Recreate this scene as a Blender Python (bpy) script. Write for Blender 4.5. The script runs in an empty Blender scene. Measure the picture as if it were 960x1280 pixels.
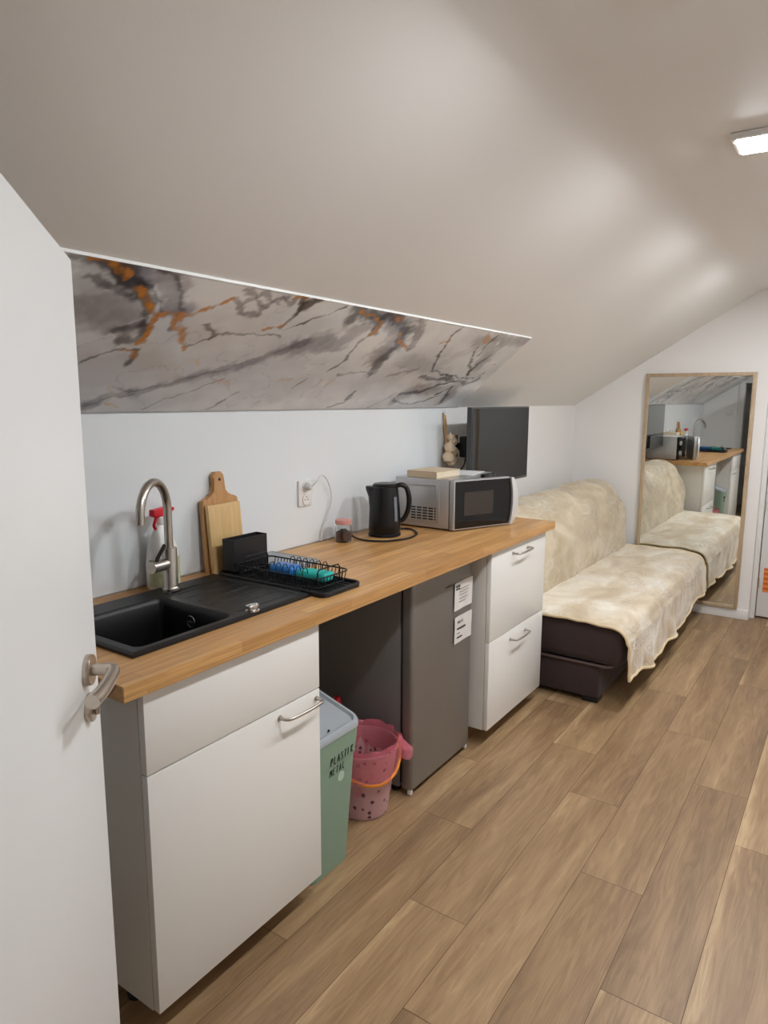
import bpy, bmesh, math, random
import numpy as np
from mathutils import Vector, Matrix, noise as mnoise

random.seed(7)
D = bpy.data
scene = bpy.context.scene
C = scene.collection

# ------------------------------------------------------------------ camera
F_PX = 872.403
yaw, pitch, roll = 0.5989, 0.1601, 0.0041
Fv = Vector((math.cos(yaw)*math.cos(pitch), math.sin(yaw)*math.cos(pitch), -math.sin(pitch)))
Rv = Vector((math.sin(yaw), -math.cos(yaw), 0.0))
Uv = Rv.cross(Fv)
R2 = Rv*math.cos(roll) + Uv*math.sin(roll)
U2 = -Rv*math.sin(roll) + Uv*math.cos(roll)
cam_d = D.cameras.new('camera')
cam = D.objects.new('camera', cam_d)
C.objects.link(cam)
cam.matrix_world = Matrix(((R2.x, U2.x, -Fv.x, -0.8816), (R2.y, U2.y, -Fv.y, -1.8419),
                           (R2.z, U2.z, -Fv.z, 1.5045), (0, 0, 0, 1)))
cam_d.sensor_fit = 'VERTICAL'
cam_d.sensor_height = 32.0
cam_d.lens = F_PX/1280.0*32.0
cam_d.clip_start = 0.02
scene.camera = cam

# ------------------------------------------------------------------ world, exposure
world = D.worlds.new('world')
scene.world = world
world.use_nodes = True
world.node_tree.nodes['Background'].inputs[0].default_value = (0.9, 0.95, 1.0, 1)
world.node_tree.nodes['Background'].inputs[1].default_value = 0.02
vs = scene.view_settings
vs.view_transform = 'Standard'
vs.look = 'None'
vs.exposure = 0.0
vs.gamma = 1.0
vs.use_curve_mapping = False
LAMP_STRENGTH = 246.0
LAMP_COLOR = (0.915, 0.95, 1.0)
LAMP_X = (0.42, 1.395, 2.37, 3.345)
LAMP_Y = -1.545
# ------------------------------------------------------------------ helpers
def lin(r, g, b):
    def f(c):
        c /= 255.0
        return c/12.92 if c <= 0.04045 else ((c+0.055)/1.055)**2.4
    return (f(r), f(g), f(b), 1.0)

def base_mat(name):
    m = D.materials.new(name)
    m.use_nodes = True
    nt = m.node_tree
    return m, nt, nt.nodes['Principled BSDF']

def mat(name, col, rough=0.5, metal=0.0, var=0.04, scale=14.0, bump=0.0, bscale=60.0, sheen=0.0,
        trans=0.0, alpha=1.0, coat=0.0, ior=1.45, stretch=None, spec=None):
    m, nt, b = base_mat(name)
    N, L = nt.nodes, nt.links
    tc = N.new('ShaderNodeTexCoord')
    src = tc.outputs['Object']
    if stretch:
        mp = N.new('ShaderNodeMapping'); mp.inputs['Scale'].default_value = stretch
        L.new(src, mp.inputs[0]); src = mp.outputs[0]
    nz = N.new('ShaderNodeTexNoise'); nz.inputs['Scale'].default_value = scale
    nz.inputs['Detail'].default_value = 4.0
    L.new(src, nz.inputs['Vector'])
    mx = N.new('ShaderNodeMix'); mx.data_type = 'RGBA'
    mx.inputs[6].default_value = tuple(max(0, c*(1-var)) for c in col[:3]) + (1,)
    mx.inputs[7].default_value = tuple(min(1, c*(1+var)) for c in col[:3]) + (1,)
    L.new(nz.outputs[0], mx.inputs[0])
    L.new(mx.outputs[2], b.inputs['Base Color'])
    b.inputs['Roughness'].default_value = rough
    b.inputs['Metallic'].default_value = metal
    b.inputs['IOR'].default_value = ior
    b.inputs['Transmission Weight'].default_value = trans
    b.inputs['Alpha'].default_value = alpha
    b.inputs['Coat Weight'].default_value = coat
    b.inputs['Coat Roughness'].default_value = 0.1
    if spec is not None:
        b.inputs['Specular IOR Level'].default_value = spec
    if sheen:
        b.inputs['Sheen Weight'].default_value = sheen
        b.inputs['Sheen Roughness'].default_value = 0.35
    if bump:
        n2 = N.new('ShaderNodeTexNoise'); n2.inputs['Scale'].default_value = bscale
        n2.inputs['Detail'].default_value = 5.0
        L.new(src, n2.inputs['Vector'])
        bp = N.new('ShaderNodeBump'); bp.inputs['Strength'].default_value = bump
        bp.inputs['Distance'].default_value = 0.004
        L.new(n2.outputs[0], bp.inputs['Height']); L.new(bp.outputs[0], b.inputs['Normal'])
    return m

def wood(name, c1, c2, stretch, rough=0.45, scale=3.0, distort=1.2):
    m, nt, b = base_mat(name)
    N, L = nt.nodes, nt.links
    tc = N.new('ShaderNodeTexCoord')
    mp = N.new('ShaderNodeMapping'); mp.inputs['Scale'].default_value = stretch
    L.new(tc.outputs['Object'], mp.inputs[0])
    nz = N.new('ShaderNodeTexNoise'); nz.inputs['Scale'].default_value = scale
    nz.inputs['Detail'].default_value = 6; nz.inputs['Distortion'].default_value = distort
    L.new(mp.outputs[0], nz.inputs['Vector'])
    cr = N.new('ShaderNodeValToRGB')
    cr.color_ramp.elements[0].position = 0.3; cr.color_ramp.elements[0].color = c1
    cr.color_ramp.elements[1].position = 0.7; cr.color_ramp.elements[1].color = c2
    L.new(nz.outputs[0], cr.inputs[0]); L.new(cr.outputs[0], b.inputs['Base Color'])
    b.inputs['Roughness'].default_value = rough
    return m

def catmull(pts, n=8, closed=False):
    P = [Vector(p) for p in pts]
    out = []
    m = len(P)
    rng = range(m) if closed else range(m-1)
    for i in rng:
        if closed:
            p0, p1, p2, p3 = P[(i-1) % m], P[i], P[(i+1) % m], P[(i+2) % m]
        else:
            p1, p2 = P[i], P[i+1]
            p0 = P[i-1] if i > 0 else p1*2-p2
            p3 = P[i+2] if i+2 < m else p2*2-p1
        for k in range(n):
            t = k/n
            out.append(0.5*((2*p1) + (p2-p0)*t + (2*p0-5*p1+4*p2-p3)*t*t + (3*p1-p0-3*p2+p3)*t**3))
    if not closed:
        out.append(P[-1])
    return out

ROOT = {}
class MB:
    def __init__(self, xf=None):
        self.bm = bmesh.new(); self.xf = xf
    def _merge(self, t, keep=None):
        if self.xf is not None:
            bmesh.ops.transform(t, matrix=self.xf, verts=t.verts)
        bmesh.ops.recalc_face_normals(t, faces=t.faces)
        me = D.meshes.new('t'); t.to_mesh(me); t.free()
        self.bm.from_mesh(me); D.meshes.remove(me)
        return self
    def box(self, x0, y0, z0, x1, y1, z1, bevel=0.0, seg=2):
        t = bmesh.new()
        vs_ = [t.verts.new((x, y, z)) for x in (x0, x1) for y in (y0, y1) for z in (z0, z1)]
        for f in ((0, 1, 3, 2), (4, 6, 7, 5), (0, 4, 5, 1), (2, 3, 7, 6), (0, 2, 6, 4), (1, 5, 7, 3)):
            t.faces.new([vs_[i] for i in f])
        if bevel:
            bmesh.ops.bevel(t, geom=list(t.edges), offset=bevel, segments=seg, affect='EDGES', profile=0.5)
        return self._merge(t)
    def prism(self, poly, axis, a, b, bevel=0.0, seg=2):
        """poly: 2D outline in the plane of the two other axes (cyclic order), swept from a to b on axis"""
        t = bmesh.new()
        def P(q, h):
            if axis == 0: return (h, q[0], q[1])
            if axis == 1: return (q[0], h, q[1])
            return (q[0], q[1], h)
        A = [t.verts.new(P(q, a)) for q in poly]
        B = [t.verts.new(P(q, b)) for q in poly]
        n = len(poly)
        fa = t.faces.new(A); fb = t.faces.new(list(reversed(B)))
        for i in range(n):
            t.faces.new([A[i], B[i], B[(i+1) % n], A[(i+1) % n]])
        if bevel:
            ed = list(fa.edges)+list(fb.edges)
            bmesh.ops.bevel(t, geom=ed, offset=bevel, segments=seg, affect='EDGES', profile=0.5)
        return self._merge(t)
    def tube(self, pts, r, seg=10, closed=False, smooth=0, caps=True):
        P = catmull(pts, smooth, closed) if smooth else [Vector(p) for p in pts]
        rs = r if callable(r) else (lambda u: r)
        t = bmesh.new()
        n = len(P); rings = []
        tan = []
        for i in range(n):
            if closed: d = P[(i+1) % n]-P[i-1]
            else: d = P[min(i+1, n-1)]-P[max(i-1, 0)]
            tan.append(d.normalized() if d.length > 1e-9 else Vector((0, 0, 1)))
        up = Vector((0, 0, 1)) if abs(tan[0].z) < 0.9 else Vector((1, 0, 0))
        s = tan[0].cross(up).normalized()
        for i in range(n):
            s = (s-tan[i]*s.dot(tan[i]))
            s = s.normalized() if s.length > 1e-6 else tan[i].orthogonal().normalized()
            q = tan[i].cross(s)
            rr = rs(i/max(1, n-1))
            rings.append([t.verts.new(P[i]+(s*math.cos(2*math.pi*k/seg)+q*math.sin(2*math.pi*k/seg))*rr) for k in range(seg)])
        m = n if closed else n-1
        for i in range(m):
            a, b = rings[i], rings[(i+1) % n]
            for k in range(seg):
                t.faces.new([a[k], a[(k+1) % seg], b[(k+1) % seg], b[k]])
        if not closed and caps:
            t.faces.new(rings[0]); t.faces.new(list(reversed(rings[-1])))
        return self._merge(t)
    def lathe(self, prof, c=(0, 0, 0), seg=40, fn=None, axis=None):
        """prof: [(r, z)], closed at r=0 ends; fn(r,z,ang)->(r,z) optional; axis: matrix to orient"""
        t = bmesh.new(); rings = []
        for (r, z) in prof:
            if r < 1e-6:
                rings.append([t.verts.new((0, 0, z))])
            else:
                ring = []
                for k in range(seg):
                    a = 2*math.pi*k/seg
                    rr, zz = (r, z) if fn is None else fn(r, z, a)
                    ring.append(t.verts.new((rr*math.cos(a), rr*math.sin(a), zz)))
                rings.append(ring)
        for a, b in zip(rings[:-1], rings[1:]):
            if len(a) == 1 and len(b) == 1: continue
            for k in range(seg):
                k2 = (k+1) % seg
                if len(a) == 1: t.faces.new([a[0], b[k], b[k2]])
                elif len(b) == 1: t.faces.new([a[k], a[k2], b[0]])
                else: t.faces.new([a[k], a[k2], b[k2], b[k]])
        M = Matrix.Translation(c)
        if axis is not None: M = M @ axis
        bmesh.ops.transform(t, matrix=M, verts=t.verts)
        return self._merge(t)
    def grid(self, fn, nu, nv, thick=0.0):
        t = bmesh.new()
        V = [[t.verts.new(fn(i/nu, j/nv)) for j in range(nv+1)] for i in range(nu+1)]
        for i in range(nu):
            for j in range(nv):
                t.faces.new([V[i][j], V[i+1][j], V[i+1][j+1], V[i][j+1]])
        if thick:
            bmesh.ops.recalc_face_normals(t, faces=t.faces)
            bmesh.ops.solidify(t, geom=list(t.faces), thickness=thick)
        return self._merge(t)
    def build(self, name, material, parent=None, smooth=35.0, loc=None):
        me = D.meshes.new(name)
        bm = self.bm
        off = ROOT.get(parent.name, Vector((0, 0, 0))) if parent else (Vector(loc) if loc else Vector((0, 0, 0)))
        if off.length: bmesh.ops.translate(bm, vec=-off, verts=bm.verts)
        bm.to_mesh(me); bm.free()
        me.materials.append(material)
        if smooth is not None:
            me.shade_smooth() if hasattr(me, 'shade_smooth') else None
            try: me.set_sharp_from_angle(angle=math.radians(smooth))
            except Exception: pass
        else:
            me.shade_flat()
        o = D.objects.new(name, me); C.objects.link(o)
        if parent: o.parent = parent
        elif loc: o.location = loc
        ROOT[o.name] = off.copy()
        return o

def tag(o, label, cat, group=None, kind=None):
    o['label'] = label; o['category'] = cat
    if group: o['group'] = group
    if kind: o['kind'] = kind
    return o
def thing(name, loc, label, cat, group=None):
    o = D.objects.new(name, None); C.objects.link(o)
    o.empty_display_size = 0.05
    o.location = loc
    ROOT[o.name] = Vector(loc)
    return tag(o, label, cat, group)
def struct(name, mb, m, smooth=35.0):
    o = mb.build(name, m, None, smooth); o['kind'] = 'structure'
    return o
def xaxis(d):
    """matrix turning local z to direction d"""
    return Vector((0, 0, 1)).rotation_difference(Vector(d).normalized()).to_matrix().to_4x4()
def text_mesh(txt, size, M, name, material, parent, bold=0.0):
    cu = D.curves.new('txt', 'FONT'); cu.body = txt; cu.size = size; cu.extrude = 0.0002; cu.offset = bold
    cu.resolution_u = 3
    ob = D.objects.new('txt', cu); C.objects.link(ob)
    dg = bpy.context.evaluated_depsgraph_get()
    me = D.meshes.new_from_object(ob.evaluated_get(dg))
    D.objects.remove(ob); D.curves.remove(cu)
    bm = bmesh.new(); bm.from_mesh(me); D.meshes.remove(me)
    bmesh.ops.transform(bm, matrix=M, verts=bm.verts)
    mb = MB(); mb.bm.free(); mb.bm = bm
    return mb.build(name, material, parent, None)

# ------------------------------------------------------------------ materials
M_wall = mat('wall_paint', lin(241, 239, 236), 0.6, var=0.015, scale=3, bump=0.05, bscale=180)
M_ceil = mat('ceiling_paint', lin(238, 235, 231), 0.42, var=0.015, scale=2, bump=0.04, bscale=160)
M_splash = mat('white_gloss_panel', lin(230, 234, 235), 0.12, var=0.01, scale=2)
M_base = mat('baseboard_white', lin(236, 235, 231), 0.35, var=0.01)
M_door = mat('door_white', lin(232, 232, 230), 0.4, var=0.01, scale=4)
M_cab = mat('cabinet_white', lin(237, 235, 229), 0.3, var=0.01, scale=4)
M_carc = mat('carcass_white', lin(226, 222, 214), 0.4, var=0.015, scale=4)
M_black_plastic = mat('black_plastic', lin(26, 26, 28), 0.4, var=0.1)
M_steel = mat('brushed_steel', lin(190, 184, 176), 0.28, 1.0, var=0.08, scale=8, stretch=(1, 1, 30))
M_nickel = mat('satin_nickel', lin(196, 186, 174), 0.3, 1.0, var=0.05)
M_hall = mat('dark_hall', lin(18, 17, 16), 0.9)

# ------------------------------------------------------------------ structure
ZK, SL, YC = 1.4652, 0.6257, -1.205
ZC = ZK - SL*YC
XE, XB, YR = 4.4038, -1.7, -2.75
# floor: 0.193 x 1.19 m wood planks, each with its own tone
PW, PL = 0.1945, 1.192
OFF = {0: 0.41, 1: 1.166, 2: 0.748}
bm = bmesh.new()
uvl = bm.loops.layers.uv.new('grain')
col = bm.loops.layers.color.new('tone')
g = 0.0008
rr = random.Random(11)
x_lo, x_hi = -1.75, 4.7
row = -4
while True:
    y1 = -0.441-PW*row; y0 = y1-PW
    if y1 < -3.15: break
    o = OFF[row % 3]
    k0 = int(math.floor((x_lo-o)/PL))
    for k in range(k0, 8):
        xa, xb = o+k*PL, o+(k+1)*PL
        if xb < x_lo or xa > x_hi: continue
        xa_, xb_ = max(xa, x_lo), min(xb, x_hi)
        ya_, yb_ = max(y0, -3.15), min(y1, 0.05)
        if yb_ <= ya_: continue
        vs_ = [bm.verts.new(p) for p in ((xa_+g, ya_+g, 0), (xb_-g, ya_+g, 0), (xb_-g, yb_-g, 0), (xa_+g, yb_-g, 0))]
        f = bm.faces.new(vs_)
        ou, ov = rr.uniform(0, 60), rr.uniform(0, 60)
        flag = rr.random(); tone = rr.random(); fl = 1 if rr.random() < 0.5 else -1
        for lp in f.loops:
            co = lp.vert.co
            lp[uvl].uv = (ou+fl*(co.x-xa), ov+(co.y-y0))
            lp[col] = (tone, (co.y-y0)/PW, flag, 1)
    row += 1
gt = [bm.verts.new(p) for p in ((x_lo, -3.15, -0.0016), (x_hi, -3.15, -0.0016), (x_hi, 0.05, -0.0016), (x_lo, 0.05, -0.0016))]
fg = bm.faces.new(gt); fg.material_index = 1
gb = [bm.verts.new(p) for p in ((x_lo, -3.15, -0.06), (x_lo, 0.05, -0.06), (x_hi, 0.05, -0.06), (x_hi, -3.15, -0.06))]
fb_ = bm.faces.new(gb); fb_.material_index = 1
for i, j in ((0, 1), (1, 2), (2, 3), (3, 0)):
    m_ = {0: 0, 1: 3, 2: 2, 3: 1}
    f_ = bm.faces.new([gt[j], gt[i], gb[m_[i]], gb[m_[j]]]); f_.material_index = 1
me = D.meshes.new('floor'); bm.to_mesh(me); bm.free()
M_floor, nt, b = base_mat('oak_plank_tiles')
N, L = nt.nodes, nt.links
uvn = N.new('ShaderNodeUVMap'); uvn.uv_map = 'grain'
at = N.new('ShaderNodeVertexColor'); at.layer_name = 'tone'
sp = N.new('ShaderNodeSeparateColor'); L.new(at.outputs[0], sp.inputs[0])
def noise_node(scale_xyz, scale, detail, dist):
    mp = N.new('ShaderNodeMapping'); mp.inputs['Scale'].default_value = scale_xyz
    L.new(uvn.outputs[0], mp.inputs[0])
    nz = N.new('ShaderNodeTexNoise'); nz.inputs['Scale'].default_value = scale
    nz.inputs['Detail'].default_value = detail; nz.inputs['Distortion'].default_value = dist
    L.new(mp.outputs[0], nz.inputs['Vector'])
    return nz
nA = noise_node((0.55, 5.0, 1), 1.5, 3, 0.8)
nB = noise_node((1.5, 15.0, 1), 2.2, 7, 2.4)
nC = noise_node((6.0, 260.0, 1), 1.0, 3, 0.3)
def math_node(op, a, bb):
    n = N.new('ShaderNodeMath'); n.operation = op
    for i, v in enumerate((a, bb)):
        if isinstance(v, (int, float)): n.inputs[i].default_value = v
        else: L.new(v, n.inputs[i])
    return n.outputs[0]
h = math_node('MULTIPLY', nA.outputs[0], 0.5)
h = math_node('ADD', h, 0.045)
sap = math_node('SUBTRACT', math_node('ADD', sp.outputs[1], math_node('MULTIPLY', nA.outputs[0], 0.5)), 1.08)
sap = math_node('MULTIPLY', math_node('MINIMUM', math_node('MAXIMUM', math_node('MULTIPLY', sap, 9.0), 0.0), 1.0), math_node('GREATER_THAN', sp.outputs[2], 0.45))
h = math_node('ADD', h, math_node('MULTIPLY', sap, 0.10))
h = math_node('ADD', h, math_node('MULTIPLY', nB.outputs[0], 0.3))
h = math_node('ADD', h, math_node('MULTIPLY', nC.outputs[0], 0.13))
h = math_node('ADD', h, math_node('MULTIPLY', math_node('SUBTRACT', sp.outputs[0], 0.5), 0.10))
cr = N.new('ShaderNodeValToRGB')
E_ = cr.color_ramp.elements
E_[0].position = 0.33; E_[0].color = lin(120, 93, 66)
E_[1].position = 0.71; E_[1].color = lin(198, 169, 128)
e = E_.new(0.47); e.color = lin(150, 120, 87)
e = E_.new(0.58); e.color = lin(171, 140, 103)
L.new(h, cr.inputs[0]); L.new(cr.outputs[0], b.inputs['Base Color'])
b.inputs['Roughness'].default_value = 0.42
bp = N.new('ShaderNodeBump'); bp.inputs['Strength'].default_value = 0.12; bp.inputs['Distance'].default_value = 0.002
L.new(nC.outputs[0], bp.inputs['Height']); L.new(bp.outputs[0], b.inputs['Normal'])
me.materials.append(M_floor)
me.materials.append(mat('floor_joint', lin(92, 70, 52), 0.8))
fo = D.objects.new('floor', me); C.objects.link(fo); fo['kind'] = 'structure'

# ceiling: slope rising from the knee wall, softly turning into the flat part
prof = [(0.12, ZK-0.12*SL)]
prof.append((0.0, ZK))
nseg = 8
for i in range(nseg+1):
    t = i/nseg
    a = Vector((YC+0.05, ZC-0.05*SL)); bq = Vector((YC, ZC)); c_ = Vector((YC-0.05, ZC))
    q = a*(1-t)**2+bq*2*t*(1-t)+c_*t*t
    prof.append((q.x, q.y))
prof += [(YR-0.1, ZC), (YR-0.1, ZC+0.12), (YC-0.05, ZC+0.12), (0.12, ZK+0.12)]
struct('ceiling', MB().prism(prof, 0, XB-0.1, 4.75), M_ceil)
struct('wall_left', MB().box(XB-0.1, 0.0, -0.06, 4.75, 0.12, ZK-0.001), M_wall)
def zroof(y): return ZC+0.1 if y < YC else ZK-SL*y+0.1
wf = MB()
DY0, DY1, DZ = -1.300, -2.12, 2.05
wf.prism([(0.0, -0.06), (0.0, ZK+0.05), (YC, ZC+0.05), (DY0, ZC+0.05), (DY0, -0.06)], 0, XE, XE+0.2)
wf.box(XE, DY1, DZ, XE+0.2, DY0, ZC+0.05)
wf.box(XE, YR, -0.06, XE+0.2, DY1, ZC+0.05)
struct('wall_far', wf, M_wall)
struct('wall_right', MB().box(XB-0.1, YR-0.12, -0.06, 4.75, YR, ZC+0.1), M_wall)
XN, NY0, NY1, NZ = -0.80, -0.50, -1.335, 1.735
wn = MB()
wn.prism([(0.0, -0.06), (0.0, ZK+0.05), (NY0, ZK-SL*NY0+0.05), (NY0, -0.06)], 0, XN-0.1, XN)
wn.prism([(NY0, NZ), (NY0, ZK-SL*NY0+0.05), (YC, ZC+0.05), (NY1, ZC+0.05), (NY1, NZ)], 0, XN-0.1, XN)
wn.box(XB, NY1-0.08, -0.06, XN, NY1, ZC+0.05)
struct('wall_near', wn, M_wall)
struct('wall_back', MB().box(XB-0.1, YR, -0.06, XB, 0, ZC+0.05), M_wall)
struct('trim_1', MB().box(XN-0.001, NY0, 0, XN+0.014, NY0+0.075, NZ+0.07, 0.003)
       .box(XN-0.001, NY1+0.01, NZ, XN+0.014, NY0, NZ+0.07, 0.003), M_base)
struct('baseboard_far', MB().box(XE-0.014, DY0+0.001, 0, XE, -0.001, 0.068, 0.003), M_base)
struct('baseboard_near', MB().box(XN, -0.42, 0, XN+0.014, -0.001, 0.068, 0.003), M_base)
struct('trim_2', MB().box(XE+0.06, DY0-0.03, 0.0, XE+0.16, DY0, DZ, 0.003)
       .box(XE+0.06, DY1, 0.0, XE+0.16, DY1+0.03, DZ, 0.003).box(XE+0.06, DY1+0.03, DZ-0.03, XE+0.16, DY0-0.03, DZ, 0.003), M_base)
# ------------------------------------------------------------------ doors
th = math.radians(42.0)
dv = Vector((math.cos(th), math.sin(th), 0)); nvv = Vector((math.sin(th), -math.cos(th), 0))
H0 = Vector((-0.8045, -1.3056, 0.0))        # hinge edge, room-side face
XF = Matrix(((dv.x, nvv.x, 0, H0.x), (dv.y, nvv.y, 0, H0.y), (0, 0, 1, 0), (0, 0, 0, 1)))   # local: a along leaf, n out of its face
LEAF = 0.826
def ztop(a): return 1.726+(LEAF-a)*0.1935
d1 = MB(XF).prism([(0.0, 0.008), (LEAF, 0.008), (LEAF, ztop(LEAF)), (0.0, ztop(0))], 1, -0.04, 0.0, 0.002).build('door_1', M_door)
d1['kind'] = 'structure'
ROOT[d1.name] = Vector((0, 0, 0))
ha, hz = LEAF-0.066, 1.052
nm = xaxis((0, 1, 0))
hd = MB(XF).lathe([(0, 0), (0.0262, 0), (0.0262, 0.0085), (0.0252, 0.0105), (0, 0.0105)], (ha, 0.0002, hz), 40, axis=nm)
hd.tube([(ha, 0.008, hz), (ha, 0.03, hz)], 0.0105, 20)
lev = [(ha, 0.026, hz), (ha, 0.036, hz), (ha-0.005, 0.044, hz), (ha-0.02, 0.048, hz-0.001), (ha-0.05, 0.049, hz-0.001), (ha-0.09, 0.048, hz-0.002), (ha-0.13, 0.044, hz-0.002)]
hd.tube(lev, lambda u: 0.0105+0.001*u, 18, smooth=6)
hd.build('door_handle', M_nickel, d1)
MB(XF).lathe([(0, 0), (0.0245, 0), (0.0245, 0.0075), (0.0235, 0.0095), (0, 0.0095)], (ha-0.001, 0.0002, hz-0.066), 36, axis=nm)\
    .box(ha-0.005, 0.0095, hz-0.08, ha+0.005, 0.018, hz-0.052, 0.003).build('thumb_turn', M_nickel, d1)
hg = MB(XF)
for z in (0.22, 1.55):
    hg.tube([(-0.004, 0.004, z), (-0.004, 0.004, z+0.09)], 0.007, 12)
hg.build('hinge', M_nickel, d1)
d2x = XE+0.10
d2 = MB().box(d2x, DY1+0.034, 0.012, d2x+0.04, DY0-0.034, DZ-0.034, 0.003).build('door_2', M_door); d2['kind'] = 'structure'
hg = MB()
for z in (0.25, 0.79, 1.75):
    hg.tube([(d2x-0.006, DY0-0.033, z-0.035), (d2x-0.006, DY0-0.033, z+0.035)], 0.006, 12)
hg.build('hinge', M_steel, d2)
# striped card taped low on that door
st = thing('striped_poster', (d2x-0.002, -1.46, 0.18), 'orange and yellow striped poster low on the white door beside the mirror', 'poster')
M_or, nt, b = base_mat('orange_stripes')
N, L = nt.nodes, nt.links
tc = N.new('ShaderNodeTexCoord'); wv = N.new('ShaderNodeTexWave'); wv.bands_direction = 'Z'
wv.inputs['Scale'].default_value = 9.0
L.new(tc.outputs['Object'], wv.inputs['Vector'])
cr = N.new('ShaderNodeValToRGB'); cr.color_ramp.elements[0].color = lin(214, 84, 30); cr.color_ramp.elements[1].color = lin(226, 150, 66)
L.new(wv.outputs[0], cr.inputs[0]); L.new(cr.outputs[0], b.inputs['Base Color']); b.inputs['Roughness'].default_value = 0.6
MB().box(d2x-0.003, -1.55, 0.19, d2x-0.0005, -1.362, 0.36, 0.0008, 1).build('sheet', M_or, st)
MB().box(d2x-0.0036, -1.55, 0.372, d2x-0.0005, -1.362, 0.392, 0.0008, 1).build('tape', mat('tape_white', lin(235, 232, 226), 0.4), st)

# light switch on the near wall
sw = thing('light_switch', (XN+0.001, -0.33, 1.35), 'small white light switch on the wall beside the doorway', 'light switch')
MB().box(XN+0.0005, -0.37, 1.31, XN+0.01, -0.29, 1.39, 0.003).build('plate', M_cab, sw)
MB().box(XN+0.0095, -0.357, 1.323, XN+0.013, -0.303, 1.377, 0.002).build('rocker', M_cab, sw)

# ------------------------------------------------------------------ ceiling lamps
M_lamp, nt, b = base_mat('lit_diffuser')
b.inputs['Base Color'].default_value = (0.9, 0.9, 0.9, 1)
b.inputs['Emission Color'].default_value = LAMP_COLOR + (1,)
b.inputs['Emission Strength'].default_value = LAMP_STRENGTH
M_lampf = mat('lamp_frame_white', lin(232, 230, 226), 0.4, var=0.01)
lamps = []
def make_lamp(x, y):
    t = thing('ceiling_lamp', (x, y, ZC), '', 'ceiling lamp', 'square LED panels on the flat ceiling')
    hw = 0.076
    f = MB().box(x-hw, y-hw, ZC-0.018, x+hw, y+hw, ZC-0.0005, 0.003)
    f.build('frame', M_lampf, t)
    MB().box(x-hw+0.013, y-hw+0.013, ZC-0.0202, x+hw-0.013, y+hw-0.013, ZC-0.0178, 0.0006).build('diffuser', M_lamp, t)
    return t
lamp0 = make_lamp(LAMP_X[1], LAMP_Y)
lamp0['label'] = 'lit square white LED panel on the ceiling at the right edge of the photo'
labs = {0: 'lit square LED panel on the ceiling level with the sink',
        2: 'lit square LED panel on the ceiling level with the end of the worktop', 3: 'lit square LED panel on the ceiling nearest the mirror'}
for i, x in enumerate(LAMP_X):
    if i == 1: continue
    r_ = lamp0.copy(); C.objects.link(r_); r_.location = (x, LAMP_Y, ZC); r_['label'] = labs[i]
    for ch in lamp0.children:
        c2 = ch.copy(); C.objects.link(c2); c2.parent = r_

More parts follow.
